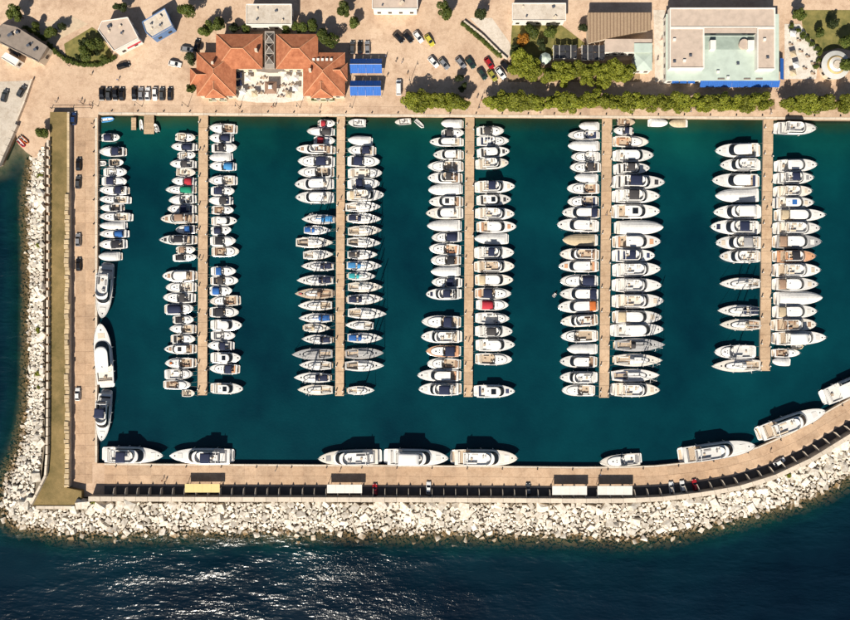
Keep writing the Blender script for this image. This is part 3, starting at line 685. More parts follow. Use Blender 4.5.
def motor(B, kind, acc, trim, mods, r):
    L = B.L; W = B.B
    hullm = NAVYHULL if 'N' in mods else (CREAM if 'C' in mods else GEL)
    deckm = CREAM if ('C' in mods or 'D' in mods) else (GREYDECK if 'G' in mods else GEL2)
    if 'T' in mods: deckm = TEAK
    if 'K' in mods: deckm = CUSH['peach']
    B.teak = TEAK if (trim in ('brown', 'peach') or r.random() < .2) else CREAM if trim == 'beige' else GEL2
    B.hull(hullm); tm = CUSH[trim]
    if kind in ('o',):
        B.deck(deckm, B.teak, .05, .72, .16, .45); z = B.cz + .003
        B.console(L * .42, 0, z); B.seat(L * .30, 0, z, .45, W * .38, .45, tm, 1); B.seat(L * .10, 0, z, .5, W * .62, .4, tm, 1); B.seat(L * .60, 0, z, .6, W * .3, .35, tm)
        lp = B.house(L * .42, L * .42 + .45, W * .16, W * .16, z + .76, z + 1.15, .25, .22, .03, glass=True, wz=(.05, .95), roof=False, name='windscreen_frame')
        B.outboard(1); B.rubrail(BLACK if r.random() < .5 else CUSH['navy'])
        if acc: B.canopy(L * .12, L * .48, W * .36, B.fb + .75, CV[acc], 'bimini', legs=B.fb)
        return
    if kind == 'v':   # laid up under a full boat cover
        B.deck(deckm, deckm, .05, .5, .2, .3)
        lo = []
        for t in TS[1:-1]:
            w = B.w(t) * .97; z = B.zs(t) + .05; h = (.35 + .05 * L) * math.sin(min(1, t * 1.9 + .1) * math.pi / 2) * (1 - .75 * t ** 3) + r.uniform(-.05, .06)
            lo.append([(t * L, -w, z), (t * L, -w * .72, z + h * .55), (t * L, -w * .3, z + h * .92), (t * L, 0, z + h), (t * L, w * .3, z + h * .92), (t * L, w * .72, z + h * .55), (t * L, w, z)])
        b = MB().loft(lo, False); b.f.append(tuple(range(6, -1, -1))); b.f = [q[::-1] for q in b.f]; b.build('boat_cover', CV[acc or 'white'], B.o, smooth=False)
        B.rubrail(BLACK); B.platform(GEL, .6); return
    if kind in ('c', 'cb', 'cc'):
        c1 = r.uniform(.46, .54)
        if 'W' in mods: c1 = .62
        B.deck(deckm, B.teak, .06, c1, W * .09 + .06, .5); z = B.cz + .003; xc = c1 * L
        # low cabin trunk forward, with hatches
        xe = L * r.uniform(.86, .92)
        lw = B.w(c1) * .74
        B.house(xc - .05, xe, lw, lw, B.zs(c1) + .02, B.zs(.7) + .28 + .01 * L, (xe - xc) * .22, (xe - xc) * .72, .10, m=deckm if 'C' in mods else GEL, name='cabin_trunk', glass=L > 8.5, wz=(.3, .75))
        zt = B.zs(.7) + .28 + .01 * L + .03
        B.hatch(xc + (xe - xc) * .50, 0, zt, .5, .5, None if r.random() < .75 else GEL2)
        if L > 9: B.hatch(xc + (xe - xc) * .25, .35, zt + .02, .32, .32); B.hatch(xc + (xe - xc) * .25, -.35, zt + .02, .32, .32)
        # wraparound windscreen
        ws = B.w(c1) - .16; zb = B.zs(c1) + .04
        x0 = xc - .16 * L; x1 = xc + .07 * L + .35
        def lp(u): return outline(x0 + .15 * u, x1 - .095 * L * u - .12, ws + .0, ws - .05 * u, (x1 - xc) * 1.5, zb + .62 * u)
        a, c = lp(0), lp(1); b = MB().loft([a, c], False); b.build('windscreen', GLASS, B.o)
        b = MB(); b.tube(c, .035, 4); b.build('windscreen_rail', STEEL, B.o)
        B.console(xc - .45, -W * .2, z); B.seat(xc - 1.15, -W * .2, z, .5, .6, .5, tm, 1); B.seat(xc - 1.15, W * .2, z, .5, .6, .5, tm, 1)
        wi = B.wi(.1)
        B.seat(.06 * L + .35, 0, z, .6, wi * 1.9, .42, tm, 1); B.seat(xc - .22 * L - .4, wi - .3, z, .16 * L, .55, .42, tm, 2)
        if L > 8: MB().cush(.17 * L + .4, -.1, z + .35, .6, .6, .06).build('table', TEAK, B.o)
        if L > 10.5: B.seat(.02 * L + .25, 0, B.fb + .03, .5, W * .55, .14, tm, 0, 'sunpad')
        if kind == 'cb': B.canopy(xc - r.uniform(.27, .36) * L, xc - r.uniform(.05, .09) * L, ws * r.uniform(.84, .96), zb + 1.05, CV[acc], 'bimini', legs=zb, camber=.2)
        if kind == 'cc':   # canvas cockpit tent fastened to windscreen and coaming
            B.canopy(r.uniform(.05, .12) * L, xc - r.uniform(.02, .1) * L, ws * r.uniform(.88, 1.0), zb + .42, CV[acc], 'cockpit_cover', camber=.42, droop=.42)
        if 'A' in mods:
            b = MB(); x = .26 * L; ww = ws; b.tube([(x - .3, -ww, B.fb), (x, -ww * .9, B.fb + 1.4), (x + .1, 0, B.fb + 1.55), (x, ww * .9, B.fb + 1.4), (x - .3, ww, B.fb)], .09, 5); b.build('radar_arch', GEL, B.o)
        B.platform(GEL, .5 + .03 * L)
        if L < 7.5: B.outboard(1)
    elif kind in ('h', 'hs'):  # hardtop sport yacht
        B.deck(deckm, B.teak, .05, .34, W * .07, .45); z = B.cz + .003
        zb = B.zs(.5) - .02; hh = 1.25 + .028 * L; x1 = L * r.uniform(.70, .77); w_ = B.w(.4) * .80
        lp = B.house(.30 * L, x1, w_, w_, zb, zb + hh, .15 * L, .14 * L, .22, wz=(.30, .90), name='cabin', aft=-.02 * L)
        zt = zb + hh + .075
        if kind == 'hs': MB().cush(.43 * L, 0, zt, .13 * L, w_ * 1.05, .05).build('sunroof', GLASS if r.random() < .4 else CV[acc or 'charcoal'], B.o)
        else:
            for yy in (-.5, 0, .5): MB().box(.43 * L, yy * w_, zt - .01, .16 * L, .05, .04).build('roof_rail', GEL2, B.o)
        # aft roof overhang
        t = lp(1); xo = .2 * L; ow = (w_ - .22) * .97
        MB().prism([(xo, -ow), (.30 * L, -ow), (.30 * L, ow), (xo, ow)], zb + hh - .06, zb + hh + .02).build('roof_overhang', GEL, B.o)
        [MB().box(xo + .12, g * ow * .93, z + .0, .1, .1, zb + hh - .065 - z).build('roof_post', GEL, B.o) for g in (1, -1)]
        wi = B.wi(.1); B.seat(.05 * L + .4, 0, z, .65, wi * 1.8, .42, tm, 1); MB().cush(.05 * L + 1.3, 0, z, .6, .9, .62).build('table', TEAK, B.o)
        B.seat(L * .80, 0, B.zs(.8) + .09, .09 * L, B.w(.8) * .95, .10, CUSH['white'] if r.random() < .6 else tm, 0, 'sunpad')
        B.hatch(L * .895, 0, B.zs(.9) + .07, .45, .45)
        if r.random() < .6: MB().cyl(.28 * L, 0, zt - .02, zt + .22, .3, 10, .2).build('radar_dome', GEL, B.o)
        if acc and kind == 'h': B.canopy(.03 * L, .19 * L, wi * .95, zb + hh - .25, CV[acc], 'awning', legs=B.fb)
        B.platform(GEL, .6 + .03 * L)
    else:             # flybridge yacht
        B.deck(deckm, B.teak, .05, .27, W * .06, .35); z = B.cz + .003
        zb = B.zs(.45) - .02; hh = 1.55 + .03 * L; w_ = B.w(.4) * .82; x1 = L * r.uniform(.72, .78)
        lp = B.house(.24 * L, x1, w_, w_, zb, zb + hh, .13 * L, .13 * L, .18, wz=(.40, .95), roof=True)
        zf = zb + hh + .085; fa, ff = .13 * L, x1 - .26 * L; fw = w_ * .92
        # flybridge deck, coaming, seats
        MB().prism([(fa, -fw), (ff, -fw), (ff + .4, -fw * .6), (ff + .4, fw * .6), (ff, fw), (fa, fw)], zf - .02, zf + .06).build('flybridge_deck', B.teak if r.random() < .5 else GEL2, B.o)
        o1 = outline(fa + .02, ff + .05 * L + .5, fw, fw, .12 * L, zf - .04, 5); o2 = [(p[0] + .05, p[1] * .97, zf + .62) for p in o1]; o3 = [(p[0], p[1] * .9, zf + .62) for p in o2]; o3 = [(p[0] - (.12 if p[0] > ff else 0), p[1], p[2]) for p in o3]; o4 = [(p[0], p[1], zf + .065) for p in o3]
        MB().loft([o1, o2, o3, o4], False).build('flybridge_coaming', GEL, B.o)
        a = [p for p in o2 if p[0] > ff - .3]; c = [(p[0] - .22, p[1] * .93, p[2] + .28) for p in a]; MB().loft([a, c], False).build('flybridge_windscreen', GLASS, B.o)
        zz = zf + .065
        MB().box(ff - .25, fw * .3, zz, .4, .8, .6, tx=.6).build('helm_console', GEL, B.o)
        B.seat(ff - .95, fw * .3, zz, .5, 1.0, .45, tm, 1, 'helm_seat')
        B.seat((fa + ff) / 2 - .05 * L, -fw * .62, zz, .17 * L, .55, .4, tm, -2); B.seat(fa + .5, 0, zz, .55, fw * 1.4, .4, tm, 1)
        MB().cush((fa + ff) / 2 - .05 * L, 0, zz + .3, .7, .7, .05).build('table', TEAK, B.o)
        if L > 13: B.seat((fa + ff) / 2, fw * .6, zz, .1 * L, .6, .35, tm, 0, 'sunpad')
        b = MB(); x = fa + .06 * L; b.tube([(x - .4, -fw * .98, zf + .3), (x, -fw * .92, zf + 1.2), (x + .05, 0, zf + 1.3), (x, fw * .92, zf + 1.2), (x - .4, fw * .98, zf + .3)], .12, 5); b.build('radar_arch', GEL, B.o)
        MB().cyl(x + .05, 0, zf + 1.44, zf + 1.66, .28, 10, .18).build('radar_dome', GEL, B.o)
        if kind == 'fb': B.canopy(fa + r.uniform(.09, .15) * L, ff - r.uniform(0, .04) * L, fw * r.uniform(.82, .93), zf + 1.75, CV[acc], 'bimini', legs=zf + .6, camber=.14)
        if kind == 'ft': B.canopy(fa + .05 * L, ff + .02 * L, fw * .93, zf + 1.7, GEL, 'hardtop', legs=zf + .6, camber=.1)
        if kind == 'fc': B.canopy(fa + .1 * L, ff + .0 * L, fw * .88, zf + .72, CV[acc], 'flybridge_cover', camber=.22)
        wi = B.wi(.1); B.seat(.05 * L + .35, 0, z, .6, wi * 1.7, .42, tm, 1)
        [MB().box(fa + .25, g * fw * .9, z, .1, .1, zf - .025 - z).build('flybridge_post', GEL, B.o) for g in (1, -1)]
        B.seat(L * .83, 0, B.zs(.83) + .09, .08 * L, B.w(.83) * 1.0, .10, CV['navy'] if 'B' in mods else (tm if r.random() < .5 else CUSH['white']), 0, 'sunpad')
        B.hatch(L * .915, 0, B.zs(.92) + .06, .4, .4)
        if acc and kind == 'f': B.canopy(.02 * L, .13 * L, wi * .9, zf - .35, CV[acc], 'awning', legs=B.fb)
        if L > 14 and r.random() < .5:
            b = MB(); b.tube([(-.55 - .02 * L, -W * .24, .72), (-.55 - .02 * L, W * .1, .74), (-.75 - .02 * L, W * .28, .8)], .17, 6); b.tube([(-.95 - .02 * L, -W * .24, .72), (-.95 - .02 * L, W * .1, .74), (-.75 - .02 * L, W * .28, .8)], .17, 6); b.build('tender', CUSH['grey'] if r.random() < .5 else CUSH['white'], B.o)
        B.platform(GEL, .7 + .03 * L)
    B.rubrail(BLACK if r.random() < .4 else (CUSH['navy'] if r.random() < .4 else STEEL))
    if L > 7: B.rail(.52); B.fenders(3 if L > 13 else 2)
    MB().tube([(L * .95, 0, B.zs(.95) + .05), (L * 1.0, 0, B.zs(1) + .1), (L * 1.02, 0, B.zs(1) - .25)], .05, 5).build('anchor', STEEL, B.o)
    if 'O' in mods: MB().cush(L * .78, 0, B.zs(.78) + .4, .8, .8, .25, b=.1).build('life_raft', CV['orange'], B.o)
    if 'R' in mods: MB().cush(L * .74, 0, B.zs(.76) + .36, .12 * L, .9, .25, b=.1).build('kayak', CV['red'], B.o)

def sailing(B, kind, acc, trim, mods, r):
    L = B.L; W = B.B; hullm = NAVYHULL if 'N' in mods else GEL
    deckm = GREYDECK if 'G' in mods else (TEAK if 'T' in mods else (CREAM if 'C' in mods else GEL2)); tm = CUSH[trim]; B.teak = TEAK
    B.hull(hullm); B.deck(deckm, TEAK, .04, .33, W * .14, .42); z = B.cz + .003; wi = B.wi(.12)
    for g in (1, -1): B.seat(.19 * L, g * (wi - .22), z, .22 * L, .42, .34, tm if g > 0 or acc is None else tm)
    w_ = W * .27; x1 = L * .76; zb = B.zs(.5) + .03
    B.house(.335 * L, x1, w_ * 1.08, w_ * .95, zb, zb + .42, .07 * L, .22 * L, .10, wz=(.3, .8), name='cabin_trunk', m=GEL if 'G' not in mods else GREYDECK)
    B.hatch(L * .80, 0, B.zs(.8) + .06, .5, .5); B.hatch(L * .58, 0, zb + .48, .45, .45); B.hatch(L * .46, 0, zb + .50, .4, .55, GREYDECK)
    hm = 1.22 * L; xm = .56 * L; zm = zb + .45
    mast = MB().tube([(xm, 0, zm), (xm, 0, zm + hm * .5), (xm - .05, 0, zm + hm)], .17, 6, .11).build('mast', ALU, B.o)
    for f in (.34, .66):
        MB().tube([(xm - .12, -.085 * L, zm + hm * f), (xm, 0, zm + hm * f + .04), (xm - .12, .085 * L, zm + hm * f)], .06, 4).build('spreader', ALU, mast)
    b = MB()
    for g in (1, -1): b.tube([(xm - .15, g * B.w(.55) * .96, B.zs(.55)), (xm - .12, g * .085 * L, zm + hm * .34), (xm - .12, g * .083 * L, zm + hm * .66), (xm, 0, zm + hm * .97)], .025, 3)
    b.tube([(.01, 0, B.zs(0)), (xm, 0, zm + hm)], .016, 3); b.build('rigging', STEEL, mast)
    MB().tube([(L * .975, 0, B.zs(1) + .15), (L * .93, 0, B.zs(1) + .15 + hm * .1), (xm + .02, 0, zm + hm * .94)], .07, 5, .025).build('furled_jib', CV['white'] if r.random() < .6 else CV[acc if acc in ('navy', 'blue', 'sky', 'teal') else 'white'], B.o)
    bx = xm - .36 * L; MB().tube([(xm - .1, 0, zm + .95), (bx, 0, zm + 1.0)], .07, 5).build('boom', ALU, B.o)
    sc_ = acc if acc else r.choice(('white', 'grey', 'beige', 'white'))
    lo = []
    for u in (0, .25, .5, .75, 1):
        x = xm - .12 + (bx + .25 - xm + .12) * u; rr = .20 * (1 - .45 * u); lo.append([(x, rr * math.cos(a) * .8, zm + 1.2 - .05 * u + rr * 1.2 * math.sin(a)) for a in [k * math.pi / 4 for k in range(8)]])
    MB().loft(lo, True, True, True).build('sail_cover', CV[sc_], B.o)
    # sprayhood, bimini
    if kind == 'sb' or r.random() < .4: grid_patch(.31 * L, .40 * L, w_ * 1.1, w_ * 1.0, zb + .62, .35, 3, 6, droop=.3).build('sprayhood', CV[acc or 'grey'], B.o, smooth=True)
    if kind == 'sb': B.canopy(.05 * L, .27 * L, wi * 1.02, B.fb + 1.55, CV[acc], 'bimini', legs=B.fb, camber=.16)
    b = MB(); c = (.09 * L, 0, z + .75); b.tube([(c[0], .38 * math.cos(a), c[2] + .38 * math.sin(a)) for a in [k * math.pi / 5 for k in range(11)]], .025, 4); b.box(c[0] + .12, 0, z, .2, .24, .8); b.build('steering_wheel', STEEL, B.o)
    B.rail(.82); b = MB(); b.tube([(.16 * L, W * .40, B.fb + .6), (.02 * L, B.w(0) * .9, B.fb + .6), (.02 * L, -B.w(0) * .9, B.fb + .6), (.16 * L, -W * .40, B.fb + .6)], .022, 4)
    for g in (1, -1):
        for t in (.02, .16, .35, .52, .68, .80): b.tube([(t * L, g * B.w(t) * .95, B.zs(t)), (t * L, g * B.w(t) * .95, B.zs(t) + .6)], .016, 4)
        b.tube([(t * L, g * B.w(t) * .95, B.zs(t) + .6) for t in (.16, .35, .52, .68, .82)], .012, 3)
    b.build('guard_rail', STEEL, B.o)
    B.fenders(2); B.rubrail(r.choice((BLACK, CUSH['navy'], TEAK)))
    if 'T' in mods or r.random() < .3: b = MB(); b.box(-.25, 0, .35, .5, B.w(0) * 1.3, .06); b.build('swim_platform', TEAK, B.o)
    if 'R' in mods: MB().cush(L * .86, 0, B.zs(.86) + .06, .09 * L, .5, .22, b=.08).build('bow_cover', CV['red'], B.o)

def dinghy(B, kind, acc, trim, mods, r):
    L, W = B.L, B.B; rt = .2
    b = MB(); pts = [(0, W / 2 - rt, .25), (L * .55, W / 2 - rt, .27), (L * .82, W * .30, .33), (L - rt, 0, .4), (L * .82, -W * .30, .33), (L * .55, -W / 2 + rt, .27), (0, -W / 2 + rt, .25)]
    b.tube(pts, rt, 8); b.build('tube', CV[acc or 'grey'], B.o, smooth=True)
    MB().prism([(.05, -W / 2 + rt), (L * .6, -W / 2 + rt), (L * .82, -W * .2), (L * .9, 0), (L * .82, W * .2), (L * .6, W / 2 - rt), (.05, W / 2 - rt)], .0, .14).build('floor', GREYDECK if r.random() < .5 else GEL2, B.o)
    B.seat(L * .42, 0, .145, .3, W - 2 * rt, .22, CUSH[trim], 0); MB().box(.03, 0, .05, .07, W - 1.5 * rt, .42).build('transom', GEL, B.o); B.fb = .5; B.outboard(1)

NAMES = {'o': ('motor_boat', 'small open motor boat', 'boat'), 'c': ('motor_boat', 'cabin cruiser', 'boat'), 'cb': ('motor_boat', 'cabin cruiser', 'boat'), 'cc': ('motor_boat', 'cabin cruiser', 'boat'), 'v': ('motor_boat', 'laid-up boat', 'boat'),
         'h': ('motor_yacht', 'hardtop yacht', 'yacht'), 'hs': ('motor_yacht', 'sunroof yacht', 'yacht'), 'f': ('motor_yacht', 'flybridge yacht', 'yacht'), 'fb': ('motor_yacht', 'flybridge yacht', 'yacht'), 'fc': ('motor_yacht', 'flybridge yacht', 'yacht'), 'ft': ('motor_yacht', 'flybridge yacht', 'yacht'),
         's': ('sailing_yacht', 'sailing yacht', 'sailboat'), 'sb': ('sailing_yacht', 'sailing yacht', 'sailboat'), 'd': ('dinghy', 'inflatable dinghy', 'dinghy')}
def describe(kind, acc, trim, mods):
    w = NAMES[kind][1]; col = 'navy' if 'N' in mods else ('cream' if 'C' in mods or 'D' in mods else 'white')
    ex = {'cb': 'bimini', 'cc': 'cockpit canvas', 'fb': 'bimini', 'fc': 'flybridge cover', 'sb': 'bimini', 'v': 'full cover'}.get(kind)
    if kind == 'd': return f'{acc or "grey"} {w}'
    if acc and ex: return f'{col} {w} with {acc} {ex}'
    if acc and kind == 's': return f'{col} {w} with {acc} sail cover'
    if acc and kind == 'hs': return f'{col} {w} with {acc} roof panel'
    if acc and kind in ('h', 'f'): return f'{col} {w} with {acc} awning'
    if kind == 'ft': return f'{col} {w} with white hardtop'
    if trim != 'white' and kind != 's': return f'{col} {w} with {trim} seats'
    return f'{col} {w}'
n_boat = 0
def boat(stern, bow, wpx, kind, acc, trim, mods, label, group, moor=None):
    """stern and bow pixels at deck height"""
    global n_boat
    n_boat += 1; r = random.Random(n_boat * 31 + 5)
    z = WZ + .9; a, b = P(*stern, z), P(*bow, z); d = b - a; L = d.length
    nm, _, cat = NAMES[kind]
    over = {'d': 0, 'o': .35, 's': 0.05, 'sb': .05}.get(kind, .5 + .025 * L)   # what the bathing platform adds aft
    L2 = L - over
    sail = kind.startswith('s')
    Wd = wpx / 3.0 if wpx else ((.185 * L2 + 1.2) if sail else (.2 * L2 + 1.05))
    dr = d.normalized(); org = a + dr * over
    o = thing(nm, label, cat, (org.x, org.y, WZ), math.atan2(d.y, d.x), group)
    B = Boat(o, L2, Wd, kind, r)
    (dinghy if kind == 'd' else sailing if sail else motor)(B, kind, acc, trim, mods, r)
    if moor is not None and kind != 'd':      # lines made fast to the quay or pier: moor = world x (or y) of its edge and axis
        ax, val, zq = moor; inv = o.matrix_basis.inverted()
        for g in (1, -1):
            end_bow = (b - Vector((val if ax == 0 else b.x, val if ax == 1 else b.y, 0)))
            near_bow = abs((b.x if ax == 0 else b.y) - val) < abs((a.x if ax == 0 else a.y) - val)
            lx = L2 * .93 if near_bow else L2 * .04; ly = g * (B.w(.93) if near_bow else B.w(.04)) * .9
            wp = o.matrix_basis @ Vector((lx, ly, B.zs(.93 if near_bow else .04) + .02))
            q = Vector((val, wp.y + .5 * r.uniform(-1, 1), zq)) if ax == 0 else Vector((wp.x + .5 * r.uniform(-1, 1), val, zq))
            m_ = (wp + q) / 2 - Vector((0, 0, .12))
            MB().tube([inv @ wp, inv @ m_, inv @ q], .025, 4).build('mooring_line', ROPE, o)
    return o
# each row: (crop y, crop x of left end, of right end, side the bow points to, kind, accent, trim, modifiers); crop scale 4.133 px
SCL = 4.1333
def A(rows, x0, y0): return [(y0 + r_[0] / SCL, x0 + r_[1] / SCL, x0 + r_[2] / SCL) + tuple(r_[3:]) for r_ in rows]
w_ = 'white'; N0 = None
L1 = A([(113, 103, 190, 'R', 'c', N0, 'beige', 'D'), (153, 90, 193, 'L', 'cc', 'navy', w_, ''), (188, 112, 190, 'R', 'c', N0, w_, ''), (224, 85, 190, 'L', 'cb', 'charcoal', 'dark', ''), (258, 105, 190, 'R', 'o', N0, 'beige', 'D'),
        (295, 92, 190, 'L', 'cc', 'red', w_, ''), (330, 68, 190, 'L', 'cc', 'green', w_, ''), (371, 80, 190, 'L', 'c', N0, 'dark', 'A'), (410, 75, 190, 'L', 'cb', 'navy', 'navy', ''), (450, 48, 192, 'L', 'fb', 'brown', 'brown', 'D'),
        (494, 108, 193, 'L', 'cb', 'blue', 'navy', ''), (537, 42, 190, 'L', 'fc', 'black', 'dark', ''), (578, 106, 190, 'R', 'cb', 'brown', 'brown', 'D'), (609, 92, 195, 'R', 'cb', 'black', 'dark', '')], 150, 110)
L1 += A([(107, 55, 192, 'L', 'h', N0, 'brown', ''), (154, 68, 190, 'L', 'c', N0, 'beige', 'A'), (197, 58, 187, 'L', 'cb', 'charcoal', 'dark', ''), (243, 58, 183, 'R', 'cc', 'navy', w_, 'W'), (288, 92, 183, 'R', 'cb', 'black', 'dark', ''),
         (326, 83, 190, 'L', 'c', N0, 'beige', ''), (368, 84, 190, 'R', 'c', N0, 'dark', 'A'), (409, 62, 190, 'L', 'hs', 'black', 'brown', ''), (467, 65, 190, 'L', 'c', N0, 'brown', 'O'), (513, 58, 180, 'R', 'c', N0, w_, 'W'),
         (556, 53, 172, 'R', 'c', N0, 'brown', ''), (592, 128, 186, 'R', 'o', N0, 'beige', 'D')], 150, 250)
R1 = A([(77, 247, 360, 'L', 'c', N0, 'brown', ''), (116, 247, 345, 'L', 'cc', 'navy', w_, ''), (157, 253, 362, 'R', 'cb', 'black', 'dark', ''), (195, 247, 342, 'L', 'v', 'white', w_, ''), (233, 248, 356, 'L', 'cc', 'sky', w_, ''),
        (292, 245, 360, 'L', 'c', N0, 'beige', ''), (335, 250, 352, 'R', 'cb', 'navy', 'navy', ''), (375, 245, 342, 'L', 'cb', 'charcoal', 'navy', ''), (414, 253, 348, 'R', 'c', N0, 'brown', ''), (459, 253, 362, 'R', 'h', N0, w_, ''),
        (497, 250, 338, 'R', 'cc', 'navy', w_, ''), (541, 247, 358, 'R', 'cb', 'black', w_, ''), (585, 253, 371, 'R', 'c', N0, 'brown', 'D')], 150, 110)
R1 += A([(88, 250, 358, 'R', 'cb', 'blue', w_, ''), (127, 248, 368, 'R', 'cb', 'charcoal', 'dark', ''), (168, 245, 342, 'R', 'cc', 'blue', w_, ''), (210, 250, 373, 'L', 'c', N0, 'brown', 'D'), (257, 245, 370, 'R', 'cb', 'black', 'dark', ''),
         (310, 250, 383, 'R', 'h', N0, w_, ''), (354, 250, 355, 'R', 'c', N0, 'grey', ''), (395, 240, 347, 'L', 'cb', 'navy', 'dark', 'N'), (445, 250, 378, 'R', 'hs', 'grey', w_, ''), (491, 248, 370, 'L', 'cb', 'navy', 'peach', ''), (572, 250, 388, 'R', 'hs', 'white', w_, '')], 150, 250)
L2 = A([(56, 135, 208, 'R', 'cc', 'red', w_, ''), (90, 92, 205, 'L', 'cc', 'charcoal', w_, ''), (126, 118, 208, 'R', 'cc', 'red', w_, ''), (164, 48, 205, 'L', 'f', N0, 'brown', ''), (213, 55, 205, 'L', 'cb', 'navy', 'dark', ''), (258, 55, 202, 'L', 'c', N0, 'dark', 'A'),
        (307, 42, 200, 'L', 'h', N0, w_, ''), (362, 45, 200, 'L', 'h', N0, w_, ''), (452, 70, 206, 'L', 'sb', 'sky', w_, ''), (497, 78, 190, 'R', 'sb', 'blue', w_, ''), (548, 45, 200, 'R', 's', N0, 'dark', 'C'), (598, 75, 200, 'R', 's', 'white', w_, '')], 285, 110)
L2 += A([(67, 68, 202, 'L', 'sb', 'navy', w_, ''), (125, 50, 200, 'L', 'sb', 'navy', w_, ''), (180, 42, 198, 'L', 's', 'brown', 'brown', 'RT'), (229, 55, 195, 'L', 's', 'beige', 'beige', ''), (281, 58, 195, 'L', 'sb', 'blue', w_, ''), (322, 78, 188, 'R', 's', 'beige', w_, 'C'),
         (369, 70, 195, 'L', 'sb', 'navy', w_, ''), (430, 30, 197, 'L', 's', 'grey', 'grey', 'G'), (476, 60, 192, 'L', 's', 'white', w_, ''), (527, 38, 187, 'L', 'sb', 'navy', w_, ''), (577, 53, 198, 'L', 's', N0, w_, 'C')], 285, 250)
R2 = A([(54, 262, 338, 'L', 'o', N0, w_, ''), (127, 260, 363, 'L', 'v', 'white', w_, ''), (168, 260, 376, 'L', 'cb', 'navy', 'beige', ''), (213, 258, 393, 'R', 'cb', 'navy', 'dark', ''), (262, 260, 402, 'R', 'c', N0, 'beige', 'W'), (306, 258, 393, 'R', 'cb', 'navy', w_, ''),
        (353, 258, 410, 'R', 'f', 'beige', 'beige', ''), (401, 250, 396, 'R', 's', 'white', w_, ''), (449, 258, 398, 'R', 'sb', 'navy', w_, ''), (499, 260, 400, 'R', 's', 'beige', 'beige', 'C'), (548, 256, 396, 'R', 's', 'charcoal', 'dark', ''), (598, 258, 383, 'R', 'sb', 'charcoal', w_, '')], 285, 110)
R2 += A([(65, 255, 400, 'R', 'sb', 'sky', w_, ''), (108, 260, 376, 'R', 'sb', 'teal', w_, ''), (153, 260, 404, 'R', 's', 'white', w_, 'C'), (203, 258, 406, 'R', 'sb', 'navy', w_, ''), (262, 260, 420, 'R', 's', 'white', 'beige', ''), (311, 250, 366, 'L', 's', 'white', w_, ''),
         (363, 258, 404, 'R', 'sb', 'blue', w_, ''), (427, 250, 408, 'R', 's', 'grey', 'grey', 'G'), (478, 248, 410, 'R', 's', 'charcoal', 'dark', ''), (580, 260, 370, 'R', 's', 'beige', w_, '')], 285, 250)
L3 = A([(57, 108, 202, 'L', 'v', 'white', w_, ''), (96, 110, 202, 'R', 'cb', 'charcoal', 'dark', ''), (133, 60, 200, 'L', 'h', N0, 'beige', ''), (186, 75, 200, 'L', 'h', N0, w_, ''), (234, 52, 200, 'L', 'c', N0, w_, 'A'), (281, 52, 194, 'L', 'fb', 'charcoal', 'brown', ''),
        (329, 55, 200, 'L', 'v', 'white', w_, ''), (379, 57, 198, 'L', 'hs', 'black', 'brown', ''), (427, 45, 198, 'L', 'h', N0, w_, 'D'), (478, 50, 195, 'L', 'v', 'white', w_, ''), (526, 68, 193, 'L', 'cc', 'navy', w_, ''), (575, 58, 190, 'L', 'c', N0, 'peach', '')], 415, 110)
L3 += A([(43, 65, 190, 'L', 'cb', 'black', 'brown', ''), (89, 65, 190, 'L', 'v', 'white', w_, ''), (134, 68, 195, 'L', 'cb', 'navy', 'dark', ''), (182, 45, 190, 'L', 'fb', 'navy', 'dark', 'B'), (297, 27, 190, 'L', 'cb', 'navy', 'beige', ''), (358, 25, 192, 'L', 'f', N0, 'beige', ''),
         (418, 45, 190, 'L', 'cb', 'navy', 'peach', 'K'), (470, 50, 190, 'L', 'c', N0, 'brown', ''), (518, 10, 190, 'L', 'h', N0, 'peach', ''), (574, 15, 190, 'L', 'fb', 'navy', w_, '')], 415, 250)
R3 = A([(88, 255, 367, 'R', 'cb', 'charcoal', 'dark', ''), (129, 256, 388, 'R', 'c', N0, 'navy', 'A'), (175, 258, 390, 'R', 'h', N0, 'dark', ''), (222, 253, 386, 'R', 'f', N0, 'beige', 'D'), (318, 250, 412, 'R', 'fb', 'navy', 'beige', ''), (372, 256, 396, 'R', 'hs', 'navy', 'dark', ''),
        (429, 252, 410, 'R', 'f', N0, 'beige', ''), (483, 256, 418, 'R', 'h', N0, 'peach', ''), (532, 245, 390, 'L', 'v', 'white', w_, ''), (590, 248, 408, 'R', 'fb', 'navy', w_, '')], 415, 110)
R3 += A([(68, 248, 410, 'R', 'f', N0, 'beige', 'D'), (124, 250, 405, 'R', 'h', 'beige', 'brown', 'D'), (180, 248, 397, 'R', 'cb', 'navy', 'peach', ''), (227, 253, 386, 'R', 'cc', 'red', w_, ''), (282, 250, 390, 'R', 'c', N0, w_, 'W'), (336, 252, 402, 'R', 'fc', 'charcoal', w_, ''),
         (392, 253, 412, 'R', 'h', N0, w_, ''), (451, 250, 400, 'R', 'c', N0, 'beige', ''), (583, 245, 412, 'R', 'hs', 'white', 'navy', '')], 415, 250)
L4 = A([(67, 118, 207, 'L', 'v', 'white', w_, ''), (105, 72, 207, 'L', 'c', 'navy', 'navy', ''), (149, 72, 209, 'L', 'v', 'white', w_, ''), (194, 85, 209, 'L', 'c', N0, w_, 'A'), (237, 80, 212, 'L', 'cb', 'charcoal', 'dark', ''), (281, 100, 202, 'L', 'v', 'white', w_, ''),
        (325, 68, 205, 'L', 'c', N0, 'brown', ''), (379, 70, 203, 'L', 'c', N0, 'navy', ''), (425, 48, 205, 'L', 'h', 'navy', 'navy', ''), (477, 27, 202, 'L', 'h', N0, w_, ''), (538, 50, 202, 'L', 'v', 'beige', 'beige', ''), (597, 38, 202, 'L', 'f', N0, 'brown', 'D')], 550, 110)
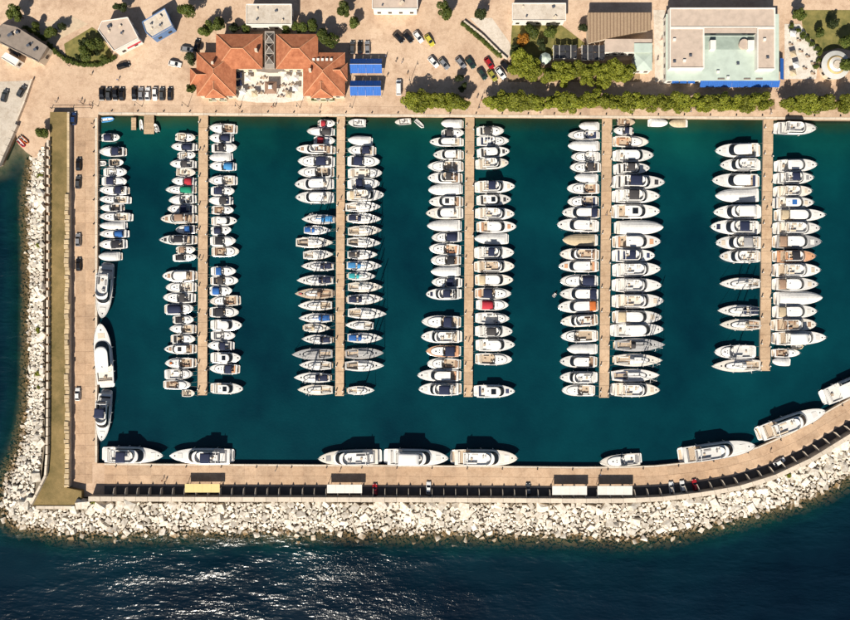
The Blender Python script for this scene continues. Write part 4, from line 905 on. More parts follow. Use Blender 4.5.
L4 += A([(67, 33, 202, 'L', 'h', N0, 'peach', ''), (128, 40, 200, 'L', 'cc', 'navy', w_, ''), (182, 38, 200, 'L', 'h', 'navy', 'navy', ''), (233, 30, 200, 'L', 'h', 'orange', 'peach', ''), (292, 42, 197, 'L', 'f', N0, 'brown', 'D'),
         (356, 42, 200, 'L', 'c', N0, w_, 'W'), (409, 68, 200, 'L', 'v', 'white', w_, ''), (461, 38, 195, 'L', 'h', N0, 'brown', ''), (526, 38, 195, 'L', 'f', N0, w_, ''), (580, 47, 187, 'L', 'c', N0, w_, '')], 550, 250)
R4 = A([(50, 275, 350, 'R', 'o', N0, 'brown', 'T'), (87, 261, 347, 'L', 'cb', 'navy', w_, ''), (132, 260, 405, 'R', 'c', N0, 'peach', 'D'), (189, 262, 425, 'R', 'h', N0, w_, ''), (243, 266, 410, 'R', 'fb', 'charcoal', 'dark', ''), (299, 260, 470, 'R', 'fb', 'navy', 'dark', ''),
        (357, 260, 450, 'R', 'fb', 'charcoal', w_, ''), (420, 255, 450, 'R', 'hs', 'charcoal', w_, ''), (486, 263, 465, 'R', 'v', 'white', w_, 'C'), (545, 260, 453, 'R', 'h', N0, 'peach', ''), (602, 260, 430, 'R', 'fb', 'navy', 'navy', '')], 550, 110)
R4 += A([(81, 262, 453, 'R', 'f', N0, w_, ''), (146, 260, 457, 'R', 'f', N0, w_, ''), (211, 260, 465, 'R', 'f', N0, 'beige', ''), (277, 260, 458, 'R', 'h', 'beige', 'beige', 'B'), (330, 252, 465, 'R', 'h', N0, w_, ''),
         (392, 268, 472, 'R', 's', 'charcoal', 'grey', 'G'), (455, 265, 462, 'R', 's', 'white', w_, 'C'), (518, 255, 450, 'R', 's', 'grey', 'navy', ''), (577, 255, 450, 'R', 'f', N0, 'beige', 'C')], 550, 250)
L5 = A([(168, 58, 250, 'L', 'h', N0, w_, ''), (228, 78, 250, 'L', 'f', N0, w_, ''), (293, 45, 247, 'L', 'h', N0, 'navy', ''), (354, 58, 250, 'L', 'v', 'white', w_, ''), (422, 50, 253, 'L', 'ft', N0, w_, ''), (485, 38, 247, 'L', 'fb', 'navy', w_, 'B'), (549, 60, 258, 'L', 'fb', 'grey', 'beige', '')], 700, 110)
L5 += A([(68, 75, 250, 'L', 'f', N0, 'beige', ''), (180, 78, 247, 'L', 's', 'white', w_, ''), (292, 70, 240, 'L', 'sb', 'navy', w_, ''), (350, 78, 250, 'L', 's', 'beige', 'brown', 'C'), (462, 55, 234, 'L', 'c', N0, w_, 'W'), (519, 45, 250, 'L', 's', 'white', 'beige', 'C')], 700, 240)
R5 = A([(77, 310, 475, 'R', 'f', N0, 'grey', ''), (230, 310, 478, 'R', 'h', N0, w_, ''), (282, 308, 465, 'R', 'fb', 'navy', 'grey', ''), (337, 308, 458, 'R', 'f', N0, 'beige', 'D'), (384, 303, 465, 'R', 'hs', 'blue', 'beige', 'N'), (435, 310, 512, 'R', 'h', 'beige', 'beige', ''), (489, 306, 490, 'R', 'f', N0, 'beige', ''), (545, 303, 495, 'R', 'h', 'brown', 'beige', 'G')], 700, 110)
R5 += A([(68, 305, 473, 'R', 'fb', 'black', 'peach', 'K'), (125, 301, 492, 'R', 'f', N0, 'beige', ''), (183, 302, 482, 'R', 'h', 'brown', 'beige', ''), (240, 303, 500, 'R', 'v', 'white', 'brown', ''), (296, 303, 478, 'R', 'h', 'beige', 'beige', ''), (350, 298, 475, 'R', 'f', N0, 'brown', 'C'), (405, 301, 515, 'R', 'ft', N0, w_, ''),
         (467, 298, 410, 'R', 'c', N0, 'brown', ''), (503, 295, 378, 'L', 'v', 'white', w_, '')], 700, 240)
WQ = A([(114, 417, 498, 'R', 'cc', 'navy', w_, 'W'), (173, 413, 521, 'L', 'cb', 'navy', 'dark', ''), (218, 446, 513, 'R', 'o', N0, 'dark', ''), (257, 425, 528, 'R', 'c', N0, w_, ''), (295, 418, 528, 'R', 'cb', 'navy', w_, ''), (332, 415, 533, 'L', 'cb', 'navy', w_, ''), (371, 415, 541, 'L', 'c', N0, 'beige', ''), (404, 417, 512, 'L', 'c', N0, 'dark', ''),
        (442, 415, 548, 'L', 'c', N0, 'beige', ''), (478, 415, 526, 'L', 'v', 'white', w_, ''), (512, 415, 532, 'L', 'cc', 'blue', w_, ''), (555, 413, 524, 'L', 'cb', 'black', 'dark', ''), (605, 410, 505, 'L', 'v', 'white', w_, '')], 0, 110)
def row(rows, where, group, edge):
    n = len(rows); rows = sorted(rows)
    for i, (y, x0, x1, side, kind, acc, trim, mods) in enumerate(rows):
        gap = min([abs(rows[j][0] - y) for j in (i - 1, i + 1) if 0 <= j < n]); L = (x1 - x0) / 3
        sail = kind.startswith('s'); wp = ((.19 * L + 1.25) if sail else (.215 * L + 1.4)) * 3; wp = min(wp, gap * 1.08 - .5 if gap > 6 else gap - .3)
        wob = random.gauss(0, .35)
        st, bo = ((x0, y - wob), (x1, y + wob)) if side == 'R' else ((x1, y - wob), (x0, y + wob))
        boat(st, bo, wp, kind, acc, trim, mods, f'{describe(kind, acc, trim, mods)}, {ordn(i + 1)} from shore, {where}', group, (0, edge(y), PZ + .05))
for rows, k_, sd_ in ((L1, 0, 'left'), (R1, 0, 'right'), (L2, 1, 'left'), (R2, 1, 'right'), (L3, 2, 'left'), (R3, 2, 'right'), (L4, 3, 'left'), (R4, 3, 'right'), (L5, 4, 'left'), (R5, 4, 'right')):
    ex = pier_x[k_][0]
    row(rows, f'{sd_} of {PIERS[k_][5]}', f'boats {sd_} of the {PIERS[k_][5]}', lambda y, ex=ex, q=0 if sd_ == 'left' else 1: P(ex(y)[q] + (.6 if q == 0 else -.6), y, PZ).x)
row(WQ, 'along left quay', 'boats along the left quay', lambda y: P(96.4, y).x)
# large yachts alongside the left and bottom quays
qg = 'large yachts alongside the quays'
boat((107.2, 264), (103.4, 318), 16, 'f', None, 'grey', '', 'white flybridge yacht pointing down, uppermost large yacht along left quay', qg)
boat((106.6, 387), (101.8, 323.5), 18, 'h', None, 'beige', '', 'long sleek white yacht pointing up, middle large yacht along left quay', qg)
boat((106, 391), (102.8, 440.5), 14.5, 'fb', 'navy', 'dark', '', 'white flybridge yacht with navy bimini near the lower left quay corner', qg)
boat((102.3, 454.2), (164.6, 455), 17, 'fb', 'navy', 'white', '', 'white yacht with navy bimini, leftmost moored along the bottom quay', qg)
boat((233.2, 456), (171, 455), 15.5, 'fb', 'navy', 'grey', '', 'white yacht with navy bimini, second from left along bottom quay', qg)
boat((381, 456.2), (318.8, 458), 16, 'f', None, 'grey', 'D', 'white flybridge yacht, bow left, third from left along bottom quay', qg)
boat((384.6, 456.5), (448.4, 457.5), 17, 'ft', None, 'white', '', 'white yacht with dark windscreen, left of bow-to-stern pair on bottom quay', qg)
boat((451.6, 457), (517, 457.5), 17, 'f', None, 'white', 'D', 'white yacht, right of bow-to-stern pair on bottom quay', qg)
boat((642, 458.5), (599, 462), 12.5, 'c', None, 'grey', 'D', 'short cabin boat by itself moored along the bottom quay, bow left', qg)
boat((679.3, 455.6), (753, 444.8), 17, 'f', None, 'grey', '', 'white flybridge yacht where the bottom quay starts curving, bow right', qg)
boat((757.6, 434.5), (823, 410.2), 17, 'f', None, 'beige', '', 'white flybridge yacht with beige cockpit on the curving quay', qg)
boat((822, 398.5), (882, 372), 18, 'h', None, 'white', '', 'big white yacht cut off by the right edge on curving quay', qg)
# small craft
dg = 'small boats and dinghies'
boat((101, 119.6), (114, 118.2), 5.2, 'd', 'sky', 'white', '', 'light blue inflatable dinghy in the top left harbour corner', dg)
boat((99.6, 163), (106, 162.8), 5.0, 'd', 'white', 'white', '', 'white inflatable dinghy squeezed beside open boat at the left quay', dg)
boat((555.9, 293.6), (553.2, 297), 3.6, 'd', 'grey', 'white', '', 'grey dinghy tied off a bow left of fourth pier', dg)
boat((792, 347.5), (804.5, 346.5), 6.0, 'd', 'beige', 'white', '', 'cream dinghy floating off the lower right row of rightmost pier', dg)
boat((157.8, 132.6), (154.9, 123.8), 4.6, 'o', None, 'white', '', 'small white open boat beside the brown wooden jetty', dg)
boat((140.8, 129), (140.2, 118.5), 3.6, 'd', 'white', 'grey', '', 'white dinghy between the two wooden platforms at top left', dg)
boat((412, 121), (395, 122.6), 6.2, 'o', None, 'white', 'D', 'white open boat by top quay, left of the small diagonal dinghy', dg)
boat((415.5, 119.6), (424, 127.4), 4.6, 'd', 'white', 'grey', '', 'small white dinghy lying diagonally off the top quay', dg)
boat((648, 122.6), (667.5, 123), 8.5, 'v', 'white', 'white', '', 'white covered boat, left of a pair along the top quay', dg)
boat((688.4, 123.3), (668.6, 123.3), 8.5, 'v', 'beige', 'white', '', 'beige covered boat, right of a pair along the top quay', dg)
for st_, bo_, c_, lb_ in (((19, 140), (26, 147.5), 'red', 'red dinghy pulled up on the small beach at far left'), ((22, 137.5), (29.5, 144), 'orange', 'orange dinghy pulled up on the small beach at far left')):
    boat(st_, bo_, 4.2, 'd', c_, 'white', '', lb_, dg).location.z = .03
print('BOATS', n_boat)

# ================================================================== TOWN
def tile_mat():
    m, t, b = new_mat('terracotta_tiles'); N = t.nodes; K = t.links
    co = N.new('ShaderNodeTexCoord'); uv = co.outputs['UV']
    w = N.new('ShaderNodeTexWave'); w.wave_type = 'BANDS'; w.bands_direction = 'X'; w.inputs['Scale'].default_value = 1.6; w.inputs['Distortion'].default_value = .3; K.new(uv, w.inputs['Vector'])
    w2 = N.new('ShaderNodeTexWave'); w2.bands_direction = 'Y'; w2.wave_profile = 'SAW'; w2.inputs['Scale'].default_value = .9; w2.inputs['Distortion'].default_value = .4; K.new(uv, w2.inputs['Vector'])
    n = N.new('ShaderNodeTexNoise'); n.inputs['Scale'].default_value = .5; n.inputs['Detail'].default_value = 9; n.inputs['Roughness'].default_value = .75; K.new(uv, n.inputs['Vector'])
    r = N.new('ShaderNodeValToRGB'); e = r.color_ramp.elements; e[0].position = .32; e[0].color = (.36, .105, .042, 1); e[1].position = .68; e[1].color = (.68, .26, .125, 1); K.new(n.outputs[0], r.inputs[0])
    r2 = N.new('ShaderNodeValToRGB'); r2.color_ramp.elements[0].color = (.62, .62, .62, 1); r2.color_ramp.elements[0].position = .0; r2.color_ramp.elements[1].position = .45; K.new(w2.outputs[0], r2.inputs[0])
    mm = N.new('ShaderNodeMix'); mm.data_type = 'RGBA'; mm.blend_type = 'MULTIPLY'; mm.inputs[0].default_value = .7; K.new(r.outputs[0], mm.inputs[6]); K.new(r2.outputs[0], mm.inputs[7])
    K.new(mm.outputs[2], b.inputs['Base Color']); b.inputs['Roughness'].default_value = .85
    ad = N.new('ShaderNodeMath'); ad.operation = 'ADD'; K.new(w.outputs[0], ad.inputs[0]); K.new(w2.outputs[0], ad.inputs[1])
    bp = N.new('ShaderNodeBump'); bp.inputs['Strength'].default_value = .7; bp.inputs['Distance'].default_value = .12; K.new(ad.outputs[0], bp.inputs['Height']); K.new(bp.outputs[0], b.inputs['Normal'])
    return m
TILE = tile_mat()
RIDGE = mat('ridge_tile', (.66, .33, .18), .8, .12, 2, rand=.15)
RENDER = mat('wall_render', (.66, .55, .42), .85, .07, .6)
FLATROOF = mat('flat_roof', (.54, .43, .345), .9, .09, .5, bump=.2, bscale=2)
GREYROOF = mat('grey_roof', (.27, .22, .18), .9, .12, .5, bump=.2, bscale=2)
MINT = mat('mint_roof', (.50, .58, .50), .6, .08, .4)
WHITEW = mat('white_trim', (.78, .74, .67), .7, .05, 1)
BLUEA = stripes('awning_blue', (.015, .12, .48), (.02, .15, .55), .6, 0, .75, .5)
WINDOW = GLASS
def roof_uv(o):
    """u along the eaves, v up the slope, metres"""
    me = o.data; uv = me.uv_layers.new(name='UV')
    for p in me.polygons:
        n = p.normal; h = Vector((n.x, n.y, 0))
        if h.length < .05: e = Vector((1, 0, 0)); s = Vector((0, 1, 0))
        else: s = Vector((n.x, n.y, 0)).normalized(); e = Vector((-s.y, s.x, 0)); s = (s - n * s.dot(n)).normalized()
        for li in p.loop_indices:
            c = me.vertices[me.loops[li].vertex_index].co; uv.data[li].uv = (c.dot(e) , c.dot(s))
def hip(parent, x0, y0, x1, y1, ze, zr, axis, name='roof', gable=()):
    """hipped roof over a world rectangle; axis of the ridge; gable: ends ('a','b') that stay upright"""
    if x0 > x1: x0, x1 = x1, x0
    if y0 > y1: y0, y1 = y1, y0
    w, d = x1 - x0, y1 - y0
    if axis == 'x':
        h = d / 2; ym = (y0 + y1) / 2; ra = (x0 + (0 if 'a' in gable else min(h, w / 2 - .01)), ym); rb = (x1 - (0 if 'b' in gable else min(h, w / 2 - .01)), ym)
    else:
        h = w / 2; xm = (x0 + x1) / 2; ra = (xm, y0 + (0 if 'a' in gable else min(h, d / 2 - .01))); rb = (xm, y1 - (0 if 'b' in gable else min(h, d / 2 - .01)))
    v = [(x0, y0, ze), (x1, y0, ze), (x1, y1, ze), (x0, y1, ze), (*ra, zr), (*rb, zr)]
    f = [(0, 1, 5, 4), (1, 2, 5), (2, 3, 4, 5), (3, 0, 4)] if axis == 'x' else [(0, 1, 4), (1, 2, 5, 4), (2, 3, 5), (3, 0, 4, 5)]
    f.append((3, 2, 1, 0))
    o = MB().add(v, f).build(name, TILE, parent); roof_uv(o)
    hips = [(4, 5)] + ([(0, 4), (3, 4), (1, 5), (2, 5)] if axis == 'x' else [(0, 4), (1, 4), (2, 5), (3, 5)])
    for a, b in hips:
        p, q = Vector(v[a]), Vector(v[b])
        if (q - p).length < .3: continue
        MB().tube([p + Vector((0, 0, .03)), q + Vector((0, 0, .03))], .13, 5).build('ridge_cap', RIDGE, o)
    return o
def rect(px0, py0, px1, py1, z): a = P(px0, py0, z); b = P(px1, py1, z); return min(a.x, b.x), min(a.y, b.y), max(a.x, b.x), max(a.y, b.y)
def block(parent, r, z0, z1, m, name='wall', inset=0.0):
    x0, y0, x1, y1 = r; return MB().box((x0 + x1) / 2, (y0 + y1) / 2, z0, x1 - x0 - 2 * inset, y1 - y0 - 2 * inset, z1 - z0).build(name, m, parent)
def windows(parent, r, z0, n_x, n_y, inset=.6, w=1.2, h=1.4, zs_=(1.0,)):
    """windows with sills on the four walls of a rectangle"""
    x0, y0, x1, y1 = r[0] + inset, r[1] + inset, r[2] - inset, r[3] - inset
    for z in zs_:
        for k in range(n_x):
            x = x0 + (x1 - x0) * (k + .5) / n_x
            for yy, g in ((y0, -1), (y1, 1)):
                o = MB().box(x, yy + g * .03, z0 + z, w, .08, h).build('window', WINDOW, parent); MB().box(x, yy + g * .1, z0 + z - .1, w + .2, .18, .09).build('sill', WHITEW, o)
        for k in range(n_y):
            y = y0 + (y1 - y0) * (k + .5) / n_y
            for xx, g in ((x0, -1), (x1, 1)):
                o = MB().box(xx + g * .03, y, z0 + z, .08, w, h).build('window', WINDOW, parent); MB().box(xx + g * .1, y, z0 + z - .1, .18, w + .2, .09).build('sill', WHITEW, o)
def frm(px, py, z=0): v = P(px, py, z); return (v.x, v.y, z)
# ---- red-roofed complex: one building of two mirrored wings round a court
rb_ = thing('red_roofed_building', 'wide building with orange tiled hip roofs around a white court', 'building')
EZ, RZ = 4.6, 7.4
def wing(px0, py0, px1, py1, axis, ez=EZ, rz_=RZ, gable=(), nx=3, ny=3, win=True):
    r = rect(px0, py0, px1, py1, ez); block(rb_, r, 0.003, ez - .02, RENDER, 'wall', .55)
    if win: windows(rb_, r, 0, nx, ny, .55)
    hip(rb_, *r, ez, rz_, axis, gable=gable)
wing(216, 34, 262.5, 69, 'x', EZ + .6, RZ + .8, nx=5)
wing(276, 34, 318, 69, 'x', EZ + .6, RZ + .8, nx=5)
wing(196.5, 52.5, 236, 96, 'y', EZ, RZ + .5, ny=4)
wing(303, 52.5, 345, 96, 'y', EZ, RZ + .5, ny=4)
wing(190, 68, 208, 85, 'x', EZ - .3, RZ - .9, ('b',), 1, 2)
wing(334, 63, 347.5, 81, 'x', EZ - .3, RZ - .9, ('a',), 1, 2)
wing(205, 84, 226, 98, 'y', EZ - .15, RZ - .5, ('b',), 2, 1)
wing(311, 84, 333, 98, 'y', EZ - .15, RZ - .5, ('b',), 2, 1)
for cx, cy in ((212.5, 63), (310, 70), (256, 50)):
    v = P(cx, cy, 7.2); MB().box(v.x, v.y, 5.4, .8, .8, 2.3).build('chimney', RENDER, rb_)
for k in range(5):
    v = P(313.5 + k * 4.4, 59.5, 6.2); o = MB().box(v.x, v.y, 5.2, .8, .9, .95).build('dormer', WHITEW, rb_); MB().box(v.x, v.y - .47, 5.35, .6, .05, .7).build('pane', GLASS, o)
# glazed spine
r = rect(264.6, 31, 274.4, 68, 5.4); block(rb_, r, .003, 5.3, mat('passage_grey', (.36, .31, .26), .7, .08, 1), 'glazed_passage')
PG = mat('passage_glass', (.09, .075, .06), .15, .2, .6)
for k in range(3):
    q = rect(265.4, 32.5 + k * 10.6, 273.6, 42.2 + k * 10.6, 5.6); xm, ym = (q[0] + q[2]) / 2, (q[1] + q[3]) / 2
    c = [(q[0], q[1], 5.33), (q[2], q[1], 5.33), (q[2], q[3], 5.33), (q[0], q[3], 5.33), (xm, ym, 6.6)]
    p_ = MB().add(c, [(3, 2, 1, 0)]).build('skylight', WHITEW, rb_)
    for a, b in ((0, 1), (1, 2), (2, 3), (3, 0)): MB().add([c[a], c[b], c[4]], [(0, 1, 2)]).build('pane', PG, p_)
    for a in range(4): MB().tube([c[a], c[4]], .05, 4).build('glazing_bar', WHITEW, p_)
# curved entrance canopy
pts_ = []
for k in range(11):
    a = math.pi * k / 10; pts_.append(P2(270 - 14.5 * math.cos(a), 67.5 + 5.0 * math.sin(a) ** .7, 4.2))
MB().prism(pts_, 4.0, 4.2).build('entrance_canopy', GREYROOF, rb_)
ct = thing('courtyard_terrace', None, None); tag(ct, kind='structure')
MB().prism(poly_px([(236.5, 69), (303.5, 69), (303.5, 100), (284, 102.5), (256, 102.5), (236.5, 100)]), .004, .10).build('terrace', WHITEP, ct)
pv = thing('court_pavilion', 'small square brown pavilion with white lantern in the white court', 'pavilion', frm(272.3, 89.7))
for sx in (-1, 1):
    for sy in (-1, 1): MB().box(sx * 1.6, sy * 1.6, .1, .16, .16, 2.3).build('post', TEAK, pv)
c = [(-2, -2, 2.4), (2, -2, 2.4), (2, 2, 2.4), (-2, 2, 2.4), (-.7, -.7, 3.1), (.7, -.7, 3.1), (.7, .7, 3.1), (-.7, .7, 3.1)]
MB().add(c, [(0, 1, 5, 4), (1, 2, 6, 5), (2, 3, 7, 6), (3, 0, 4, 7), (3, 2, 1, 0)]).build('roof', mat('pavilion_roof', (.30, .18, .12), .8, .1, 2), pv); MB().cush(0, 0, 3.1, 1.3, 1.3, .5, b=.2).build('lantern', WHITEW, pv)
# parasols and tables
def parasol(px, py, col, label, size=2.0, group='parasols'):
    t = thing('parasol', label, 'parasol', frm(px, py), random.uniform(-.3, .3), group); s = size / 2
    MB().cyl(0, 0, .1, 2.35, .035, 6).build('pole', ALU, t); MB().box(0, 0, .004, .6, .6, .1).build('base', STONE, t)
    q = [(-s, -s, 2.15), (s, -s, 2.15), (s, s, 2.15), (-s, s, 2.15), (0, 0, 2.65)]
    b = MB(); b.add(q, [(0, 1, 4), (1, 2, 4), (2, 3, 4), (3, 0, 4)]); b.add([(p[0], p[1], p[2] - .03) for p in q], [(1, 0, 4), (2, 1, 4), (3, 2, 4), (0, 3, 4)]); b.build('canopy', CV[col], t)
def table_set(px, py, label, group='cafe tables'):
    t = thing('cafe_table', label, 'table', frm(px, py, .1), random.uniform(0, 1.5), group)
    MB().box(0, 0, .70, .85, .85, .05).build('table_top', TEAK, t); MB().cyl(0, 0, 0.0, .70, .05, 6).build('leg', STEEL, t)
    return t
def chair(px, py, rz, label): 
    t = thing('cafe_chair', label, 'chair', frm(px, py, .1), rz, 'cafe chairs')
    MB().box(0, 0, .42, .45, .45, .05).build('seat', BROWN, t); MB().box(-.21, 0, .475, .04, .45, .42).build('backrest', BROWN, t)
    for sx in (-1, 1):
        for sy in (-1, 1): MB().box(sx * .18, sy * .18, 0, .04, .04, .419).build('leg', BROWN, t)
    return t
for i, (px, py, col) in enumerate([(240.5, 77, 'navy'), (240.5, 85, 'navy'), (244, 93.5, 'white'), (249, 80, 'white'), (256, 95.5, 'beige'), (290, 96.5, 'beige'), (296.5, 90, 'white'), (297, 80, 'white'), (287.5, 79, 'white')]):
    parasol(px, py, col, f'{col} parasol in the white court, {ordn(i + 1)} counted from its left end')
for i, (px, py) in enumerate([(252, 88), (260, 84.5), (262, 93.5), (283, 86), (286, 91.5), (292, 85), (281, 97), (264, 78.5)]):
    table_set(px, py, f'small brown cafe table in the white court, {ordn(i + 1)} one') if False else table_set(px, py, f'small brown square cafe table, {["left of pavilion, lower","left of pavilion, upper","below left of pavilion","right of pavilion, upper","right of pavilion, lower","near right wing","below right of pavilion","under entrance canopy"][i]}')
    for a in (0, math.pi):
        chair(px + 2.6 * math.cos(a), py, a, f'brown cafe chair on the {"right" if a == 0 else "left"} of table {["lower left of pavilion","upper left of pavilion","below left of pavilion","upper right of pavilion","lower right of pavilion","near right wing","below right of pavilion","under entrance canopy"][i]}').rotation_euler.z = a + math.pi
# planters in front of the wings
for i, px in enumerate((213, 223.5, 315, 324, 331)):
    t = thing('planter', f'low green planter box under the red-roofed front, {ordn(i + 1)} from left', 'planter', frm(px, 100.3), 0, 'planter boxes')
    MB().box(0, 0, .004, 2.6, .8, .5).build('box', STONE, t); MB().cush(0, 0, .5, 2.3, .6, .4, b=.2).build('shrub', mat('hedge', (.055, .085, .02), .9, .25, 3, bump=1, bscale=5), t)

# ---- blue tents east of the wing
def tent(x0, y0, x1, y1, label):
    r = rect(x0, y0, x1, y1, 3); cx, cy = (r[0] + r[2]) / 2, (r[1] + r[3]) / 2; w, d = (r[2] - r[0]) / 2, (r[3] - r[1]) / 2
    t = thing('canopy_tent', label, 'tent', (cx, cy, 0), 0, 'blue canopy tents')
    n = 4
    for k in range(n):
        xa, xb = -w + 2 * w * k / n + .03, -w + 2 * w * (k + 1) / n - .03
        for g in (1, -1):
            q = [(xa, 0, 4.2), (xb, 0, 4.2), (xb, g * d, 2.35), (xa, g * d, 2.35)]; q2 = [(p[0], p[1], p[2] - .03) for p in q]
            b = MB(); b.add(q, [(0, 1, 2, 3)[::-g]]); b.add(q2, [(0, 1, 2, 3)[::g]]); b.build('canopy_panel', BLUEA, t)
    for sx in (-1, 0, 1):
        for sy in (-1, 1): MB().box(sx * (w - .1), sy * (d - .1), .004, .1, .1, 2.4).build('post', WHITEW, t)
    MB().box(0, 0, 4.14, 2 * w, .08, .1).build('ridge_beam', WHITEW, t)
tent(350, 58, 382, 72.6, 'bright blue canopy tent, upper of two beside the red-roofed building'); tent(350, 80, 381, 95, 'bright blue canopy tent, lower of two beside the red-roofed building')

# ---- right-hand flat-roofed building with mint roof and blue awning
eb = thing('flat_roofed_building', 'large tan flat-roofed building with mint lower roof and blue awning', 'building')
def blk(px0, py0, px1, py1, z0, z1, m, name, trim=True):
    r = rect(px0, py0, px1, py1, z1); block(eb, r, z0, z1, m, name)
    return r
MH = 4.2; TH = 6.2
r = rect(666, 14, 779, 80.6, MH); block(eb, r, .003, MH - .1, WHITEW, 'wall', .3); windows(eb, r, 0, 12, 6, .3)
block(eb, r, MH - .095, MH, MINT, 'roof')
def upper(px0, py0, px1, py1, nm='upper_storey'):
    r = rect(px0, py0, px1, py1, TH); o = block(eb, r, MH + .003, TH, WHITEW, nm); 
    o2 = MB().box((r[0] + r[2]) / 2, (r[1] + r[3]) / 2, TH + .002, r[2] - r[0] - .8, r[3] - r[1] - .8, .05).build('roof', FLATROOF, o)
    for (x, y, sx, sy) in (((r[0] + r[2]) / 2, r[1] + .15, r[2] - r[0], .3), ((r[0] + r[2]) / 2, r[3] - .15, r[2] - r[0], .3), (r[0] + .15, (r[1] + r[3]) / 2, .3, r[3] - r[1] - .61), (r[2] - .15, (r[1] + r[3]) / 2, .3, r[3] - r[1] - .61)):
        MB().box(x, y, TH + .003, sx, sy, .3).build('parapet', WHITEW, o)
    return r
upper(669.5, 28, 704, 68.5); upper(757, 28, 775, 69.5); upper(669.5, 8, 775, 27.8)
rl = rect(704.5, 28.2, 756.5, 33, 6.3); block(eb, rl, MH + .003, 6.3, FLATROOF, 'link_roof'); MB().box((rl[0] + rl[2]) / 2, rl[1] - .05, MH + .1, rl[2] - rl[0] - .3, .08, 1.9).build('glazed_front', GLASS, eb)
block(eb, rect(705, 37, 756, 49.5, MH), MH + .003, MH + .03, mat('dark_mint_roof', (.33, .40, .34), .7, .1, .5), 'court_roof')
for px0, px1 in ((710.5, 716), (748, 754.5)): block(eb, rect(px0, 40, px1, 49, 5.8), MH + .003, 5.8, WHITEW, 'roof_box')
v = P(744, 44, 5); MB().cyl(v.x, v.y, MH + .003, 5.2, 1.6, 16).build('roof_drum', FLATROOF, eb)
for k, (px, py) in enumerate([(674, 40), (674, 62), (684, 61), (690, 56), (764, 40), (767, 58), (720, 70), (740, 62), (730, 76)]):
    v = P(px, py, TH); zz = TH + .055 if (py < 69 and (px < 704 or px > 757)) else MH + .003
    MB().box(v.x, v.y, zz, .9, .7, .6).build('roof_vent', STEEL if k % 2 else WHITEW, eb)
for k, px in enumerate((721, 747, 759)): v = P(px, 79, MH); MB().box(v.x, v.y, MH + .003, 2.2, .35, .25).build('roof_light', GREYROOF, eb)
aw = rect(700, 80.8, 779.5, 87, 3.0); n = 10
for k in range(n):
    xa = aw[0] + (aw[2] - aw[0]) * k / n + .02; xb = aw[0] + (aw[2] - aw[0]) * (k + 1) / n - .02
    q = [(xa, aw[3], 3.6), (xb, aw[3], 3.6), (xb, aw[1], 2.7), (xa, aw[1], 2.7)]; q2 = [(p[0], p[1], p[2] - .03) for p in q]
    b = MB(); b.add(q, [(3, 2, 1, 0)]); b.add(q2, [(0, 1, 2, 3)]); b.build('awning_panel', BLUEA, eb)
for k in range(6): MB().box(aw[0] + .1 + (aw[2] - aw[0] - .2) * k / 5, aw[1] + .08, .004, .09, .09, 2.67).build('awning_post', WHITEW, eb)
a2 = rect(779.6, 58.5, 784, 79.5, 3)
b = MB(); q = [(a2[0], a2[1], 3.5), (a2[2], a2[1], 2.8), (a2[2], a2[3], 2.8), (a2[0], a2[3], 3.5)]; b.add(q, [(0, 1, 2, 3)]); b.add([(p[0], p[1], p[2] - .03) for p in q], [(3, 2, 1, 0)]); b.build('awning_panel', BLUEA, eb)
for px in (676, 684, 692): q = rect(px - 4, 80.8, px + 3, 83.2, 3); MB().box((q[0] + q[2]) / 2, (q[1] + q[3]) / 2, 2.8, q[2] - q[0], q[3] - q[1], .08).build('window_awning', BLUEA, eb)

# ---- middle building: ribbed brown roof, tan roof, mint pavilion
mb = thing('ribbed_roof_building', 'tan and brown building with ribbed sloping roof and mint annex', 'building')
RIB = stripes('ribbed_roof', (.46, .32, .20), (.28, .18, .11), 1.1, 0, .8, .3, .4)
r = rect(605, 39, 652, 52, 4.5); block(mb, r, .003, 4.4, WHITEW, 'wall', .25); windows(mb, r, 0, 6, 2, .25); block(mb, r, 4.4, 4.55, FLATROOF, 'roof')
z0 = 5.2
q = [P(588, 43.5, 4.7), P(605, 38.8, 4.7), P(651.5, 29, 5.6), P(651.5, 12, 5.6), P(588, 12, 5.6)]
MB().prism([(p.x, p.y) for p in q], 4.56, z0).build('ribbed_roof', RIB, mb); MB().prism([(p.x * 1.0, p.y) for p in [P(589, 42, 4.5), P(605, 37, 4.5), P(650, 27.5, 4.5), P(650, 13, 4.5), P(589, 13, 4.5)]], .003, 4.55).build('wall', RENDER, mb)
r = rect(634.3, 43.2, 652.3, 70.5, 3.8); block(mb, rect(634.3, 53, 652.3, 70.5, 3.8), .003, 3.7, WHITEW, 'annex_wall', .25); windows(mb, rect(634.3, 53, 652.3, 70.5, 3.8), 0, 2, 2, .25)
rr = rect(634.3, 52.6, 652.3, 70.5, 3.8); xm, ym = (rr[0] + rr[2]) / 2, (rr[1] + rr[3]) / 2
MB().add([(rr[0], rr[1], 3.72), (rr[2], rr[1], 3.72), (rr[2], rr[3], 3.72), (rr[0], rr[3], 3.72), (xm, ym, 4.4)], [(0, 1, 4), (1, 2, 4), (2, 3, 4), (3, 0, 4), (3, 2, 1, 0)]).build('annex_roof', MINT, mb)
block(mb, rect(634.3, 43.2, 652.3, 52.3, 4.9), 4.56, 4.9, MINT, 'upper_annex_roof')

